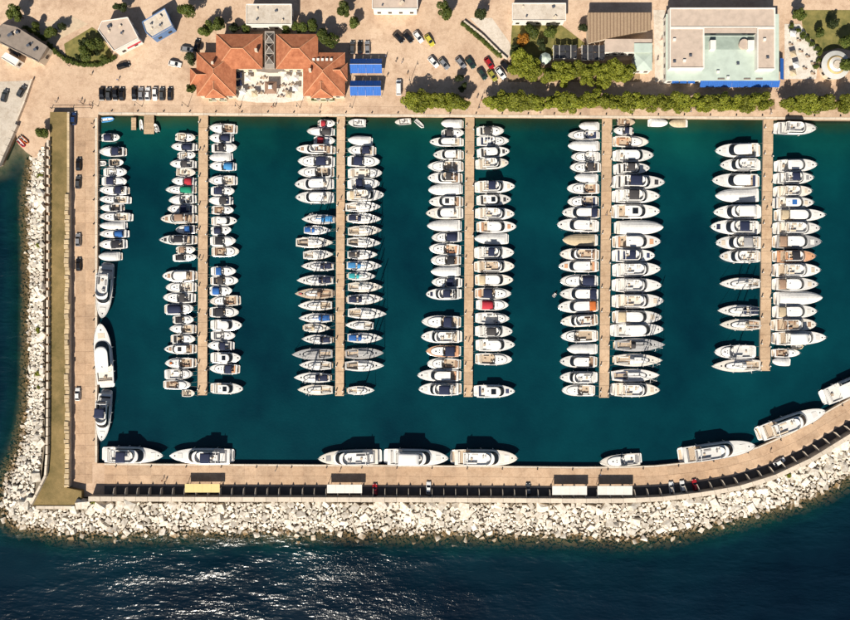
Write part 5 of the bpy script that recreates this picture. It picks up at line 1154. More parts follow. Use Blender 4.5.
# ---- dark glazed pergolas
def pergola(x0, y0, x1, y1, label):
    r = rect(x0, y0, x1, y1, 3); cx, cy = (r[0] + r[2]) / 2, (r[1] + r[3]) / 2; w, d = (r[2] - r[0]) / 2, (r[3] - r[1]) / 2
    t = thing('glazed_pergola', label, 'pergola', (cx, cy, 0), 0, 'glazed pergolas')
    nx_, ny_ = 4, 2
    for sx in (-1, 1):
        for sy in (-1, 1): MB().box(sx * (w - .1), sy * (d - .1), .004, .12, .12, 2.7).build('post', WHITEW, t)
    for i in range(nx_):
        for j in range(ny_):
            xa, xb = -w + 2 * w * i / nx_ + .08, -w + 2 * w * (i + 1) / nx_ - .08; ya, yb = -d + 2 * d * j / ny_ + .08, -d + 2 * d * (j + 1) / ny_ - .08
            zc = 2.85; tilt = .5 if i % 2 else -.5
            q = [(xa, ya, zc - tilt * .5 + .3), (xb, ya, zc + tilt * .5 + .3), (xb, yb, zc + tilt * .5 + .3), (xa, yb, zc - tilt * .5 + .3)]
            b = MB(); b.add(q, [(0, 1, 2, 3)]); b.add([(p[0], p[1], p[2] - .03) for p in q], [(3, 2, 1, 0)]); b.build('pane', mat('smoked_glass', (.05, .05, .055), .2, .2, 1), t)
    for i in range(nx_ + 1): x = -w + 2 * w * i / nx_; MB().box(x, 0, 2.72 + (.5 if i % 2 else 0) * .9, .14, 2 * d, .13).build('beam', WHITEW, t)
    for sy in (-1, 0, 1): MB().box(0, sy * d * .97, 2.58, 2 * w, .12, .12).build('beam', WHITEW, t)
pergola(553.5, 45, 576.5, 58.5, 'dark glass pergola with white beams, left of two behind the trees'); pergola(582, 45, 604.5, 60, 'dark glass pergola with white beams, right of two behind the trees')
# pale green kiosk among the upper trees
t = thing('garden_kiosk', 'pale green eight-sided garden kiosk among the upper trees', 'kiosk', frm(544, 61))
MB().cyl(0, 0, .004, 2.6, 1.5, 8).build('wall', WHITEW, t); MB().cyl(0, 0, 2.62, 3.7, 2.0, 8, .2).build('roof', MINT, t)

# ---- round kiosk at the right
rk = thing('round_pavilion', 'round white pavilion with ringed roof at the right edge', 'pavilion', frm(830.6, 68))
MB().cyl(0, 0, .004, 3.0, 4.1, 28).build('wall', RENDER, rk)
for k in range(10):
    a = 2 * math.pi * k / 10; MB().box(4.12 * math.cos(a), 4.12 * math.sin(a), 1.0, .06, 1.1, 1.4, a).build('window', GLASS, rk)
def ring(r0, r1, z0, z1, n=32): return MB().loft([[(rr * math.cos(2 * math.pi * k / n), rr * math.sin(2 * math.pi * k / n), zz) for k in range(n)] for rr, zz in ((r0, z0), (r0, z0 + .15), (r1, z1), (r1, z1 - .4))], True, True, False)
ring(4.7, 3.1, 3.0, 3.5).build('roof', mat('pale_grey_roof', (.58, .57, .53), .6, .06, .8), rk); ring(3.05, 2.6, 3.3, 3.9).build('gold_ring', mat('gold_ring', (.55, .40, .16), .6, .1, 2), rk); ring(2.55, 1.5, 3.5, 4.1).build('upper_roof', WHITEW, rk)
MB().cyl(0, 0, 3.5, 4.3, 1.45, 20, 1.2).build('lantern', PALE, rk)
tr = thing('cafe_terrace', None, None); tag(tr, kind='structure')
MB().prism(poly_px([(784.5, 24), (800, 24), (819, 52), (816, 79), (784.5, 79)]), .004, .08).build('terrace', WHITEP, tr)
for i, (px, py) in enumerate([(790, 36), (789, 45), (797, 41), (790, 56), (799, 52), (806, 57), (793, 67), (803, 69), (811, 64), (790, 75), (811, 74)]):
    if i % 3 == 0: parasol(px, py, 'beige' if i % 2 else 'white', f'pale square parasol on the right-hand white terrace, {ordn(i // 3 + 1)} from the top')
    else:
        table_set(px, py, f'small cafe table on the right-hand white terrace, {ordn(i - i // 3)} from the top'); chair(px + 2.4, py, math.pi, f'cafe chair right of the {ordn(i - i // 3)} table from top on right-hand terrace')

# ---- buildings at the top left
def slab_house(name, label, pts, h, roofm, wallm=RENDER, par=None):
    t = thing(name, label, 'building'); q = poly_px(pts, h); c = np.mean(np.array(q), 0)
    MB().prism([tuple(c + (np.array(p) - c) * .95) for p in q], .003, h - .2).build('wall', wallm, t); MB().prism(q, h - .197, h).build('roof', roofm, t)
    n = len(q)
    for i in range(n):
        a, b = np.array(q[i]), np.array(q[(i + 1) % n]); d = b - a; l = np.hypot(*d)
        if l < 1.5: continue
        a2, b2 = a + d * .015, b - d * .015; nrm = np.array([-d[1], d[0]]) / l * .12; mid = (a + b) / 2; s = 1 if np.dot(nrm, c - mid) > 0 else -1; nn = nrm * s
        MB().prism([tuple(a2 + nn * .2), tuple(b2 + nn * .2), tuple(b2 + nn * 2), tuple(a2 + nn * 2)], h + .002, h + .25).build('parapet', par or wallm, t)
        k_ = max(1, int(l / 3.5))
        for w in range(k_):
            m_ = c + ((a + d * (w + .5) / k_) - c) * .955; MB().box(m_[0], m_[1], 1.0, 1.2, .12, 1.3, math.atan2(d[1], d[0])).build('window', GLASS, t)
    for k_ in range(4):
        if len(pts) == 4 and h < 4: break
        w = c + (np.array(q[k_ % n]) - c) * random.uniform(.25, .6); sz = random.uniform(.5, 1.3); MB().box(w[0], w[1], h + .003, sz, sz * .8, random.uniform(.3, .9), .4 * k_).build('roof_vent', STEEL if k_ % 2 else RENDER, t)
    return t
t = slab_house('grey_roofed_building', 'dark grey-brown flat-roofed building at the top left corner', [(-14, 36), (3, 24), (17, 27), (48, 46.5), (38.5, 62), (0, 43)], 5, GREYROOF, par=GREYROOF)
for px, py in ((18, 33), (29, 46), (36, 50), (10, 36)): v = P(px, py, 5); MB().box(v.x, v.y, 5.003, 1.0, .8, .8, .5).build('roof_vent', STEEL, t)
slab_house('white_annex', 'low white flat-roofed annex below the dark grey building, top left', [(1, 58), (6, 52), (20, 60), (15, 66.5)], 3, WHITEW, WHITEW)
t = slab_house('tan_roofed_house', 'tan flat-roofed house beside garden with white front, top left', [(98, 30), (102, 21), (128, 17), (139, 38.5), (114, 51.5)], 5, FLATROOF, WHITEW)
MB().prism(poly_px([(124, 44.5), (136.5, 38.8), (141.5, 41.8), (128, 49)], 2.6), 2.5, 2.62).build('red_canopy', CV['red'], t)
slab_house('white_roofed_house', 'white-roofed house with blue edge above the tan house, top left', [(146, 33), (142, 22), (165, 8), (173, 26), (152, 38)], 4.5, PALE, mat('blue_wall', (.12, .22, .42), .8, .08, 1))
# buildings above the photograph's upper edge, seen only as their lower parts
slab_house('white_roofed_house', 'white flat-roofed house behind the glazed passage at top edge', [(246, 4), (292, 4), (292, 25), (246, 25)], 5, PALE, WHITEW)
slab_house('tan_roofed_house', 'tan flat-roofed house at the top edge behind the parked cars', [(372, -8), (418, -8), (418, 9), (372, 9)], 5, FLATROOF, WHITEW)
slab_house('white_roofed_house', 'pale flat-roofed house at top edge above the upper gardens', [(512, 3), (566, 3), (566, 21), (512, 21)], 4, PALE, WHITEW)

# ---- walls, paths and gardens
LAWN = mat('lawn', (.24, .20, .06), .95, .22, .3, hue=(.075, .085, .018), bump=.5, bscale=4); SOIL = mat('bed_soil', (.34, .23, .13), .95, .12, .6)
HEDGE = MATS['hedge']
def patch(name, pts, m, z=.02): tag(MB().prism(poly_px(pts), .002, z).build(name, m), kind='structure')
patch('garden', [(64, 44), (92, 27), (98, 31), (112, 53), (116, 58), (100, 64), (85, 65), (66, 57)], LAWN)
patch('garden', [(38, 24), (72, 16), (88, 24), (62, 38), (50, 44)], mat('garden_gravel', (.58, .45, .31), .95, .1, .8))
patch('garden', [(506, 62), (640, 60), (640, 82), (508, 82)], SOIL)
patch('garden', [(512, 24), (560, 24), (586, 44), (552, 60), (510, 58)], LAWN, .03)
patch('garden', [(800, 10), (900, 10), (900, 60), (838, 48), (823, 52), (803, 30)], LAWN)
patch('tree_bed', [(406, 96), (466, 96), (466, 106.5), (406, 106.5)], SOIL); patch('tree_bed', [(486, 97), (688, 98), (688, 108.5), (486, 107.5)], SOIL, .022); patch('tree_bed', [(693, 98.5), (775, 99), (775, 110), (693, 109)], SOIL); patch('tree_bed', [(784, 99), (900, 100), (900, 111), (784, 110)], SOIL)
def path_wall(name, label, cat, pts, z1, th, m, part, step=9.0, rough=0.0):
    t = thing(name, label, cat)
    for (xa, ya), (xb, yb) in zip(pts[:-1], pts[1:]):
        n = max(1, int(math.hypot(xb - xa, yb - ya) / step + .5))
        for q in range(n):
            u0, u1 = q / n, (q + 1) / n - .015; A = P(xa + (xb - xa) * u0, ya + (yb - ya) * u0); B_ = P(xa + (xb - xa) * u1, ya + (yb - ya) * u1); d = B_ - A
            (MB().cush if rough else MB().box)((A.x + B_.x) / 2, (A.y + B_.y) / 2, .003, d.length, th + random.uniform(-rough, rough), z1 + random.uniform(-.03 - rough, .03 + rough), math.atan2(d.y, d.x), **({'b': .3} if rough else {})).build(part, m, t)
    return t
path_wall('roadside_wall', 'pale diagonal wall along the raised road at far left', 'wall', [(33.5, 80), (26, 102), (18, 122)], 1.2, .5, STONE, 'wall_block')
path_wall('slipway_wall', 'thick pale concrete wall running down to the water at far left', 'wall', [(17.5, 125), (8, 146), (-1, 166)], 1.5, 1.6, PALE, 'wall_block')
path_wall('garden_wall', 'long low wall along the upper parking lot edge', 'wall', [(464, 22), (482, 36), (498, 52), (507, 60)], 1.1, .5, STONE, 'wall_block')
patch('road', [(-60, 84), (33, 80.4), (17.4, 124), (0, 160), (-60, 290)], PALE)
patch('road', [(470, 18), (492, 18), (515, 50), (508, 58)], PALE)
patch('road', [(653.5, 10), (665, 10), (664, 82), (655, 82)], PALE)
patch('planting_strip', [(462, 24), (466, 22.5), (502, 54), (498, 58)], LAWN)

# ---- trees
def leaf_mat(name, c1, c2):
    m, t, b = new_mat(name); N = t.nodes; K = t.links; g = N.new('ShaderNodeNewGeometry'); oi = N.new('ShaderNodeObjectInfo')
    r = N.new('ShaderNodeValToRGB'); r.color_ramp.elements[0].color = (*c1, 1); r.color_ramp.elements[1].color = (*c2, 1); K.new(g.outputs['Random Per Island'], r.inputs[0])
    mr = N.new('ShaderNodeMapRange'); mr.inputs[3].default_value = .72; mr.inputs[4].default_value = 1.2; K.new(oi.outputs['Random'], mr.inputs[0])
    hs = N.new('ShaderNodeHueSaturation'); K.new(mr.outputs[0], hs.inputs['Value']); K.new(r.outputs[0], hs.inputs['Color']); K.new(hs.outputs[0], b.inputs['Base Color'])
    b.inputs['Roughness'].default_value = .6; b.inputs['Specular IOR Level'].default_value = .3
    tr_ = N.new('ShaderNodeBsdfTranslucent'); K.new(hs.outputs[0], tr_.inputs[0]); mx = N.new('ShaderNodeMixShader'); mx.inputs[0].default_value = .22
    out = N['Material Output']; K.new(b.outputs[0], mx.inputs[1]); K.new(tr_.outputs[0], mx.inputs[2]); K.new(mx.outputs[0], out.inputs[0]); return m
LEAF = {'olive': leaf_mat('leaf_olive', (.11, .138, .014), (.30, .305, .03)), 'green': leaf_mat('leaf_green', (.045, .075, .012), (.13, .15, .025)), 'dark': leaf_mat('leaf_dark', (.02, .035, .01), (.06, .075, .02)), 'orange': leaf_mat('leaf_orange', (.30, .11, .01), (.48, .23, .03))}
BARK = mat('bark', (.13, .09, .06), .95, .2, 5)
def tree_proto(seed, leaf, rx, h0, h1, n=2000, ls=.22, nb=13):
    """crown of leaf-sized faces gathered in uneven clumps, on a trunk with limbs; unit: metres"""
    r = np.random.default_rng(seed); zc = (h0 + h1) / 2; hz = (h1 - h0) / 2
    cl = r.normal(size=(nb, 3)); cl /= np.linalg.norm(cl, axis=1)[:, None]; cl *= r.uniform(.35, .80, (nb, 1)); cl[0] = 0
    rad = r.uniform(.23, .46, nb); k = r.choice(nb, n, p=rad ** 2 / (rad ** 2).sum()); d = r.normal(size=(n, 3)); d /= np.linalg.norm(d, axis=1)[:, None]
    p = (cl[k] + d * (rad[k] * r.uniform(.55, 1.08, n) ** .6)[:, None]) * np.array([rx, rx, hz]) + np.array([0, 0, zc])
    nrm = d * .8 + r.normal(size=(n, 3)) * .55 + np.array([0, 0, .35]); nrm /= np.linalg.norm(nrm, axis=1)[:, None]
    a = np.cross(nrm, r.normal(size=(n, 3))); a /= np.linalg.norm(a, axis=1)[:, None]; b = np.cross(nrm, a)
    s = r.uniform(.6, 1.25, (n, 1)) * ls
    V = np.stack([p - a * s, p - b * s * .55, p + a * s, p + b * s * .55], 1).reshape(-1, 3); F = np.arange(4 * n).reshape(-1, 4)
    me = bpy.data.meshes.new('crown'); me.from_pydata(V.tolist(), [], F.tolist()); me.materials.append(LEAF[leaf])
    t = MB(); t.tube([(0, 0, 0), (.04, .03, h0 * .6), (0, .06, h0 + .3 * hz)], .17, 6, .09)
    for q in range(1, min(nb, 7)):
        e = cl[q] * np.array([rx, rx, hz]) * .9 + np.array([0, 0, zc]); t.tube([(0, .05, h0 * .75), (e[0] * .5, e[1] * .5, (h0 + e[2]) / 2 + .1), tuple(e)], .075, 4, .025)
    tm = bpy.data.meshes.new('trunk'); tm.from_pydata(t.v, [], t.f); tm.materials.append(BARK); return me, tm
PROT = {k_: [tree_proto(10 + 7 * i + j, lf, rx, h0, h1, n, ls) for j in range(cnt)] for i, (k_, lf, rx, h0, h1, n, ls, cnt) in enumerate([('plane', 'olive', 2.85, 1.9, 6.5, 3100, .26, 8), ('big', 'green', 3.2, 2.0, 7.5, 3200, .28, 4), ('bush', 'green', 1.3, .2, 1.9, 700, .2, 3), ('dark', 'dark', 2.6, 1.6, 6.0, 2400, .26, 3), ('orange', 'orange', 2.6, 1.6, 5.5, 2300, .26, 1)])}
PROT['rockbush'] = [tree_proto(77 + j, 'olive', 1.3, .2, 1.7, 700, .2) for j in range(2)]
def tree(px, py, kind, label, s=1.0, group=None, z=0.0, name=None):
    hc = {'plane': 4.3, 'big': 5, 'bush': 1, 'dark': 4, 'orange': 3.6, 'rockbush': 1}[kind] * s
    v = P(px, py, z + hc); cr, tk = random.choice(PROT[kind])
    t = thing(name or ('shrub' if 'bush' in kind else 'tree'), label, 'shrub' if 'bush' in kind else 'tree', (v.x, v.y, z), random.uniform(0, 6.28), group); t.scale = (s * random.uniform(.94, 1.06), s * random.uniform(.94, 1.06), s * random.uniform(.9, 1.1))
    for nm, me in (('crown', cr), ('trunk', tk)): o = bpy.data.objects.new(nm, me); C.objects.link(o); o.parent = t
rowx = [411, 420.5, 430, 440, 450, 460] + [492, 501, 510.5, 520, 530, 539.5, 549, 558.5, 568, 576] + [586, 595.5, 605] + [617, 626, 635, 644] + [654.5, 664, 673.5, 683] + [697.5, 707, 716.5, 726, 735.5, 745, 753.5] + [766] + [790, 799.5, 809, 818.5, 829] + [843.5, 853, 862]
for i, px in enumerate(rowx):
    tree(px, 100.8 + (px - 400) * .006 + random.uniform(-1, 1), 'plane', f'olive-green clipped tree, {ordn(i + 1)} from left in the waterfront row', random.uniform(1.02, 1.3), 'trees in the waterfront row')
up = [(517, 66), (526, 72), (519, 57), (535, 74), (548, 74), (558, 70), (568, 71), (577, 69), (588, 71), (598, 69), (608, 71), (617, 68), (627, 70), (566, 79), (585, 79), (604, 79), (620, 78), (530, 63)]
for i, (px, py) in enumerate(sorted(up)):
    tree(px, py, 'plane', f'olive-green clipped tree, {ordn(i + 1)} from left in the upper garden row', random.uniform(1.0, 1.25), 'trees in the upper garden row')
tree(522, 39, 'orange', 'orange-leaved tree at the corner of the upper garden', 1.1)
for px, py, k_, s, lb in [(532, 33, 'big', .85, 'dark green tree right behind the orange-leaved tree'), (553, 31, 'big', .85, 'green tree at the top edge above the pergola'), (458.5, 79, 'dark', .75, 'dark tree standing in for a shadow in the lot above the waterfront trees'), (463.5, 87.5, 'dark', .7, 'small dark tree standing in for a shadow beside the gap in the waterfront trees'), (541, 45, 'dark', .8, 'small dark tree between orange tree and glass pergola'), (516, 50, 'dark', .9, 'dark tree below the orange-leaved tree'),  # the two dark trees in the lot are added in place of cast tree shadows
                          (86, 51, 'big', .95, 'green garden tree, lower left of the garden group'), (93, 43, 'big', .9, 'green garden tree, upper right of the garden group'), (97, 52, 'dark', .6, 'small dark garden tree beside the tan house'), (78, 56, 'dark', .55, 'small dark shrub-like tree inside the curved hedge'), (103, 57, 'big', .5, 'small green tree at the right end of curved hedge'), (84, 42, 'dark', .7, 'dark tree at the upper edge of hedged garden'), (35, 27, 'big', .6, 'small green tree beside the dark grey building roof'), (55, 33, 'dark', .6, 'small dark tree right of the dark grey building'), (246, 30, 'big', .6, 'small green tree left of the glazed passage'), (286, 29, 'big', .6, 'small green tree right of the glazed passage'), (47, 31, 'big', .8, 'green tree above the dark roofed building'), (62, 25, 'dark', .7, 'dark tree on the gravel garden at top left'),
                          (191, 58, 'dark', .9, 'dark tree beside the upper left corner of the red roofs'), (190, 88, 'big', .7, 'round green tree beside the lower left red roof'), (206, 29, 'big', .9, 'green tree above the left red roof'), (220, 22, 'big', .9, 'green tree left of the white house at the top'), (233, 27, 'dark', .8, 'dark tree above the left red roof ridge'), (300, 27, 'big', .8, 'green tree above the right red roof, left'), (313, 24, 'big', .8, 'green tree above the right red roof, centre'), (327, 37, 'big', 1.15, 'tall green tree at the upper right red roof corner'),
                          (40.5, 131, 'big', .75, 'green tree on the shore at the head of the left boulders'), (848, 62, 'big', 1.1, 'green tree behind the round pavilion at right edge'), (846, 40, 'big', .9, 'green tree on the lawn at the top right edge'), (822, 31, 'big', .7, 'small green tree on the top right lawn'), (835, 22, 'dark', .9, 'dark tree at the top right corner'), (445, 10, 'big', 1, 'green tree at top edge above the parking lot'), (482, 12, 'dark', 1, 'dark tree at top edge beside the diagonal road'), (345, 8, 'big', 1, 'green tree at the top edge right of the red roofs'), (355, 20, 'big', .8, 'green tree at the top above three parked cars'), (582, 28, 'dark', .8, 'dark tree left of the ribbed roof'), (15, 12, 'big', 1, 'green tree at the very top left corner'), (120, 6, 'dark', .9, 'dark tree at top edge above tan house'), (800, 12, 'big', .9, 'green tree at top edge above right-hand terrace'), (188, 12, 'big', 1, 'green tree at top edge near the white-blue house')]:
    tree(px, py, k_, lb, s)
for i, (px, py) in enumerate([(40, 175), (39.5, 245), (39, 330), (38.5, 374), (39.5, 388)]): tree(px, py, 'rockbush', f'olive shrub growing among left boulders, {ordn(i + 1)} from the top', 1.0, 'shrubs among the left boulders', 0.2)
tree(789.5, 474.5, 'rockbush', 'olive shrub growing on the boulders below the curving quay', 1.1, None, 1.0)
tree(94, 502.5, 'rockbush', 'olive shrub on the boulders near the bottom left corner', .9, None, 1.0)
for i, (px, py) in enumerate([(786, 30), (791.5, 34.5), (797, 39), (802, 43.5), (807, 47.5), (812, 52), (815.5, 57), (814.5, 64), (812, 71)]): tree(px + 6 - i * .2, py - 4, 'bush', f'dark round shrub, {ordn(i + 1)} from top along the right-hand terrace', .95, 'shrubs edging the right-hand terrace')
def hedge_line(label, pts, n, s=.75):
    t = thing('hedge', label, 'hedge')
    P_ = [Vector(P(*p)) for p in pts]; ln = [0]
    for a, b in zip(P_[:-1], P_[1:]): ln.append(ln[-1] + (b - a).length)
    for k in range(n):
        d = ln[-1] * (k + .5) / n; j = max(i for i in range(len(ln) - 1) if ln[i] <= d); v = P_[j].lerp(P_[j + 1], (d - ln[j]) / (ln[j + 1] - ln[j]))
        o = bpy.data.objects.new('clump', random.choice(PROT['bush'])[0]); C.objects.link(o); o.parent = t; o.location = v; o.rotation_euler.z = random.uniform(0, 6); o.scale = (s, s, s * random.uniform(.8, 1))
hedge_line('curved clipped green hedge around the top left garden', [(49, 44), (58, 54), (67, 60.5), (78, 64.5), (92, 66), (105, 63.5), (116, 58)], 34)
hedge_line('straight green hedge along the upper parking lot wall', [(462, 24), (480, 39), (502, 57)], 24, .7)
hedge_line('short green hedge beside the dark grey building', [(24, 27), (36, 33), (47, 41)], 12, .7)

# ---- cars
PAINT = {k_: mat('paint_' + k_, c_, .22, .03, 1, metal=mt_) for k_, c_, mt_ in [('black', (.012, .012, .014), .0), ('white', (.74, .73, .71), 0), ('silver', (.42, .42, .43), .5), ('grey', (.10, .105, .11), .4), ('red', (.36, .015, .02), 0), ('yellow', (.55, .48, .06), 0), ('green', (.03, .06, .05), .3), ('olive', (.30, .28, .05), 0), ('blue', (.03, .06, .16), .3)]}
LAMPG = mat('headlamp', (.75, .75, .72), .15, .03, 2); TAIL = mat('tail_lamp', (.35, .01, .01), .3, .05, 2)
def car_proto(van=False):
    L, W, Hh = (5.2, 1.95, 2.1) if van else (4.35, 1.78, 1.45); h2 = L / 2
    t = bpy.data.objects.new('parked_car', None); C.objects.link(t)
    def st(x, hw, z0, z1, sh=.82): return [(x, -hw * .96, z0), (x, -hw, z0 + (z1 - z0) * .5), (x, -hw * sh, z1), (x, hw * sh, z1), (x, hw, z0 + (z1 - z0) * .5), (x, hw * .96, z0)]
    hw = W / 2; belt = .86 if not van else 1.05
    b = MB(); b.loft([st(-h2, hw * .82, .35, belt * .8), st(-h2 + .15, hw * .95, .22, belt, .88), st(-h2 + .9, hw, .2, belt + .02, .9), st(.2, hw, .2, belt, .9), st(h2 - 1.0, hw, .2, belt * .96, .88), st(h2 - .25, hw * .93, .22, belt * .84, .84), st(h2, hw * .78, .35, belt * .66, .8)], True, True, True); b.f = [q[::-1] for q in b.f]
    body = b.build('body', PAINT['black'], t, smooth=False)
    # greenhouse: glass pod with painted roof and pillars
    xr, xf = (-h2 + .12, h2 - .95) if van else (-h2 + .25, h2 - 1.15); tr_, tf = (xr + .12, xf - .75) if van else (xr + .62, xf - .72)
    q0 = [(xr, -hw * .86, belt), (xf, -hw * .84, belt - .03), (xf, hw * .84, belt - .03), (xr, hw * .86, belt)]; q1 = [(tr_, -hw * .70, Hh - .05), (tf, -hw * .68, Hh - .05), (tf, hw * .68, Hh - .05), (tr_, hw * .70, Hh - .05)]
    for nm, i, j in (('side_window', 0, 1), ('windscreen', 1, 2), ('side_window', 2, 3), ('rear_window', 3, 0)): MB().add([q0[i], q0[j], q1[j], q1[i]], [(0, 1, 2, 3)]).build(nm, GLASS, t)
    b = MB(); b.loft([[(p[0], p[1] * 1.02, p[2] - .01) for p in q1], [(p[0] * .96, p[1] * .93, Hh + .01) for p in q1]], True, True, True); b.build('roof', PAINT['black'], t)
    for k_ in range(4): MB().tube([q0[k_], q1[k_]], .05, 4).build('pillar', PAINT['black'], t)
    for sx in (-1, 1):
        for sy in (-1, 1):
            x, y = sx * (h2 - .82), sy * (hw - .12); MB().tube([(x, y - .1, .32), (x, y + .1, .32)], .32, 10).build('wheel', BLACK, t)
    for sy in (-1, 1):
        MB().box(h2 - .12, sy * hw * .62, belt * .62, .16, .36, .14).build('headlight', LAMPG, t); MB().box(-h2 + .06, sy * hw * .66, belt * .66, .1, .3, .16).build('tail_light', TAIL, t); MB().box(xf - .35, sy * (hw + .06), belt, .14, .16, .12).build('wing_mirror', BLACK, t)
    return t
CARP = {False: car_proto(), True: car_proto(True)}; used = {False: False, True: False}
def car(px, py, deg, col, label, group=None, van=False, z=0.0, s=1.0):
    p = CARP[van]
    if used[van]: t = copy_tree(p)
    else: t = p; used[van] = True
    v = P(px, py, z); t.location = v; t.rotation_euler = (0, 0, R(deg)); t.name = 'parked_van' if van else 'parked_car'; tag(t, label, 'van' if van else 'car', group); t.scale = (s, s, s)
    for ch in t.children:
        if ch.name.split('.')[0] in ('body', 'roof', 'pillar'): ch.material_slots[0].link = 'OBJECT'; ch.material_slots[0].material = PAINT[col]
g1, g2 = 'cars in the left quay row', 'cars in the right quay row'
for i, (px, c) in enumerate([(102.5, 'black'), (109.3, 'grey'), (116, 'black'), (122.6, 'black')]): car(px, 94.5, 90 if i % 2 else -90, c, f'{c} car, {ordn(i + 1)} in the left group of four above the jetty', g1)
for i, (px, c) in enumerate([(135, 'black'), (141.7, 'silver'), (148.4, 'white'), (155.6, 'white'), (162.6, 'grey'), (170.6, 'black')]): car(px, 94.3, 90 if i % 3 else -90, c, f'{c} car, {ordn(i + 1)} in the right group of six above the jetty', g2)
for px, py, dg_, c, lb in [(124, 66, 16, 'black', 'black car driving past the curved garden hedge'), (187.5, 50, -8, 'silver', 'silver car left of the upper red roof, beside a black one'), (197.5, 46, 80, 'black', 'black car close to the upper left red roof corner'), (175.5, 64.5, -12, 'white', 'white car alone on the plaza left of red roofs'),
                          (15.5, 52, -32, 'black', 'black car parked against the dark grey building, top left'), (5.7, 96, 75, 'grey', 'grey car on the raised road at far left'), (22.5, 91.5, 60, 'grey', 'grey car parked along the pale diagonal wall, far left'), (74.5, 119, 88, 'blue', 'dark blue car at the head of the left quay'), (79.5, 164.5, 90, 'black', 'black car on left quay, upper of two close together'), (79, 182.5, 88, 'grey', 'grey car on left quay, lower of two close together'), (79.5, 264.5, 92, 'black', 'black car on left quay beside the large yacht'), (78.5, 394, 90, 'white', 'white car on left quay near its lower end'), (79, 240, 90, 'silver', 'silver car alone in the middle of the left quay'),
                          (352.6, 48, 88, 'grey', 'grey car, left of three above the blue tents'), (360.2, 48, 90, 'black', 'black car, middle of three above the blue tents'), (367.6, 48, 92, 'silver', 'silver car, right of three above the blue tents'),
                          (398.5, 38, -45, 'black', 'black car, leftmost in the top parking row'), (408, 37.6, -48, 'black', 'black car, second in the top parking row'), (418.3, 37.6, -52, 'white', 'white car, third in the top parking row'), (429.6, 41, -55, 'yellow', 'yellow car at the end of the top parking row'),
                          (433.4, 62.6, -48, 'white', 'white car, leftmost in the middle parking row'), (443.8, 64.4, -48, 'silver', 'silver car beside the white one in the middle parking row'), (460.5, 63.4, -50, 'silver', 'silver car beside a dark green one in the middle parking row'), (470.3, 63.4, -52, 'green', 'dark green car right of a silver one, middle parking row'), (489, 64, -55, 'red', 'red car in the parking lot below the diagonal wall'), (482, 74.4, -55, 'green', 'dark green car below and left of the red car'), (492.3, 76, -55, 'olive', 'olive-yellow car left of a white car near the trees'), (500.5, 74, -50, 'white', 'white car right of the olive-yellow car'), (505.7, 67, -50, 'black', 'black car at the right end of the parking lot under the trees')]:
    car(px, py, dg_, c, lb, 'cars parked around the town')
car(398.8, 88, 90, 'white', 'white van parked upright left of the waterfront trees', 'cars parked around the town', True)
car(387.5, 74, 90, 'white', 'white van parked between the blue tents and the lot', 'cars parked around the town', True, s=.9) if False else None
for px, py, dg_, c, lb in [(428.5, 487.5, 88, 'white', 'white car in a bay near the middle of the bottom quay'), (528, 489, 92, 'grey', 'grey car in a bay left of the paired white canopies'), (671, 487.5, 96, 'white', 'white car in a bay on bottom quay, left of two adjoining'), (682, 486.3, 98, 'white', 'white car in a bay on bottom quay, right of two adjoining'), (694.5, 485, 102, 'red', 'dark red car in a bay next to two white ones'), (778.5, 461.5, 30, 'white', 'white car parked lengthwise on the curving quay'), (375, 489.5, 90, 'red', 'red car in a bay right of the lone white canopy')]:
    car(px, py, dg_, c, lb, 'cars in the quay bays', s=.95)

# ---- jetty and wooden platforms at top left
def jetty(x0, y0, x1, y1, label):
    r = rect(x0, y0, x1, y1, -.1); t = thing('wooden_jetty', label, 'jetty'); n = max(4, int((r[3] - r[1]) / .42)); 
    PLK = mat('jetty_plank', (.55, .38, .23), .8, .15, 2, rand=.25)
    for k in range(n):
        y = r[1] + (r[3] - r[1]) * (k + .5) / n; MB().box((r[0] + r[2]) / 2, y, -.2 + random.uniform(-.008, .008), r[2] - r[0] + random.uniform(-.06, .06), (r[3] - r[1]) / n - .03, .08).build('plank', PLK, t)
    for x in (r[0] + .3, r[2] - .3):
        MB().box(x, (r[1] + r[3]) / 2, -.36, .15, r[3] - r[1], .145).build('beam', BARK, t)
        for y in (r[1] + .3, r[3] - .5): MB().cyl(x, y, -6, -.365, .13, 7).build('pile', BARK, t)
jetty(143.8, 114.9, 154, 134, 'broad brown wooden jetty at the top left of the harbour'); jetty(131.2, 117.5, 136, 130, 'narrow pale wooden platform left of the broad jetty')

# ---- pier furniture: service pedestals, quay bollards, promenade lamps
ped_body = MB().box(0, 0, 0, .34, .34, .95, tx=.8, ty=.8); ped_head = MB().cush(0, 0, .952, .36, .36, .2, b=.08)
pb = ped_body.build('post', mat('pedestal_grey', (.10, .11, .13), .5, .1, 2)); ph = ped_head.build('lamp_head', WHITEW)
for o_ in (pb, ph): C.objects.unlink(o_)
for k_, (ex, ye, ys_) in enumerate(pier_x):
    n = 11
    for sd_, q in (('left', 0), ('right', 1)):
        for i in range(n):
            y = ys_ + 9 + (ye - ys_ - 14) * i / (n - 1) + (5 if q else 0) + random.uniform(-2, 2); y = min(y, ye - 5); e = ex(y); x = e[0] + 1.0 if q == 0 else e[1] - 1.0
            v = P(x, y, PZ); t = thing('service_pedestal', f'dark service pedestal on {sd_} edge of {PIERS[k_][5]}, {ordn(i + 1)} from shore', 'pedestal', (v.x, v.y, PZ + .013), 0, 'service pedestals on the piers')
            for s_ in (pb, ph): c = s_.copy(); C.objects.link(c); c.parent = t
bol = MB(); bol.cyl(0, 0, 0, .38, .16, 8, .13); bol.cyl(0, 0, .38, .5, .24, 8, .22)
bo_ = bol.build('bollard', BLACK); C.objects.unlink(bo_)
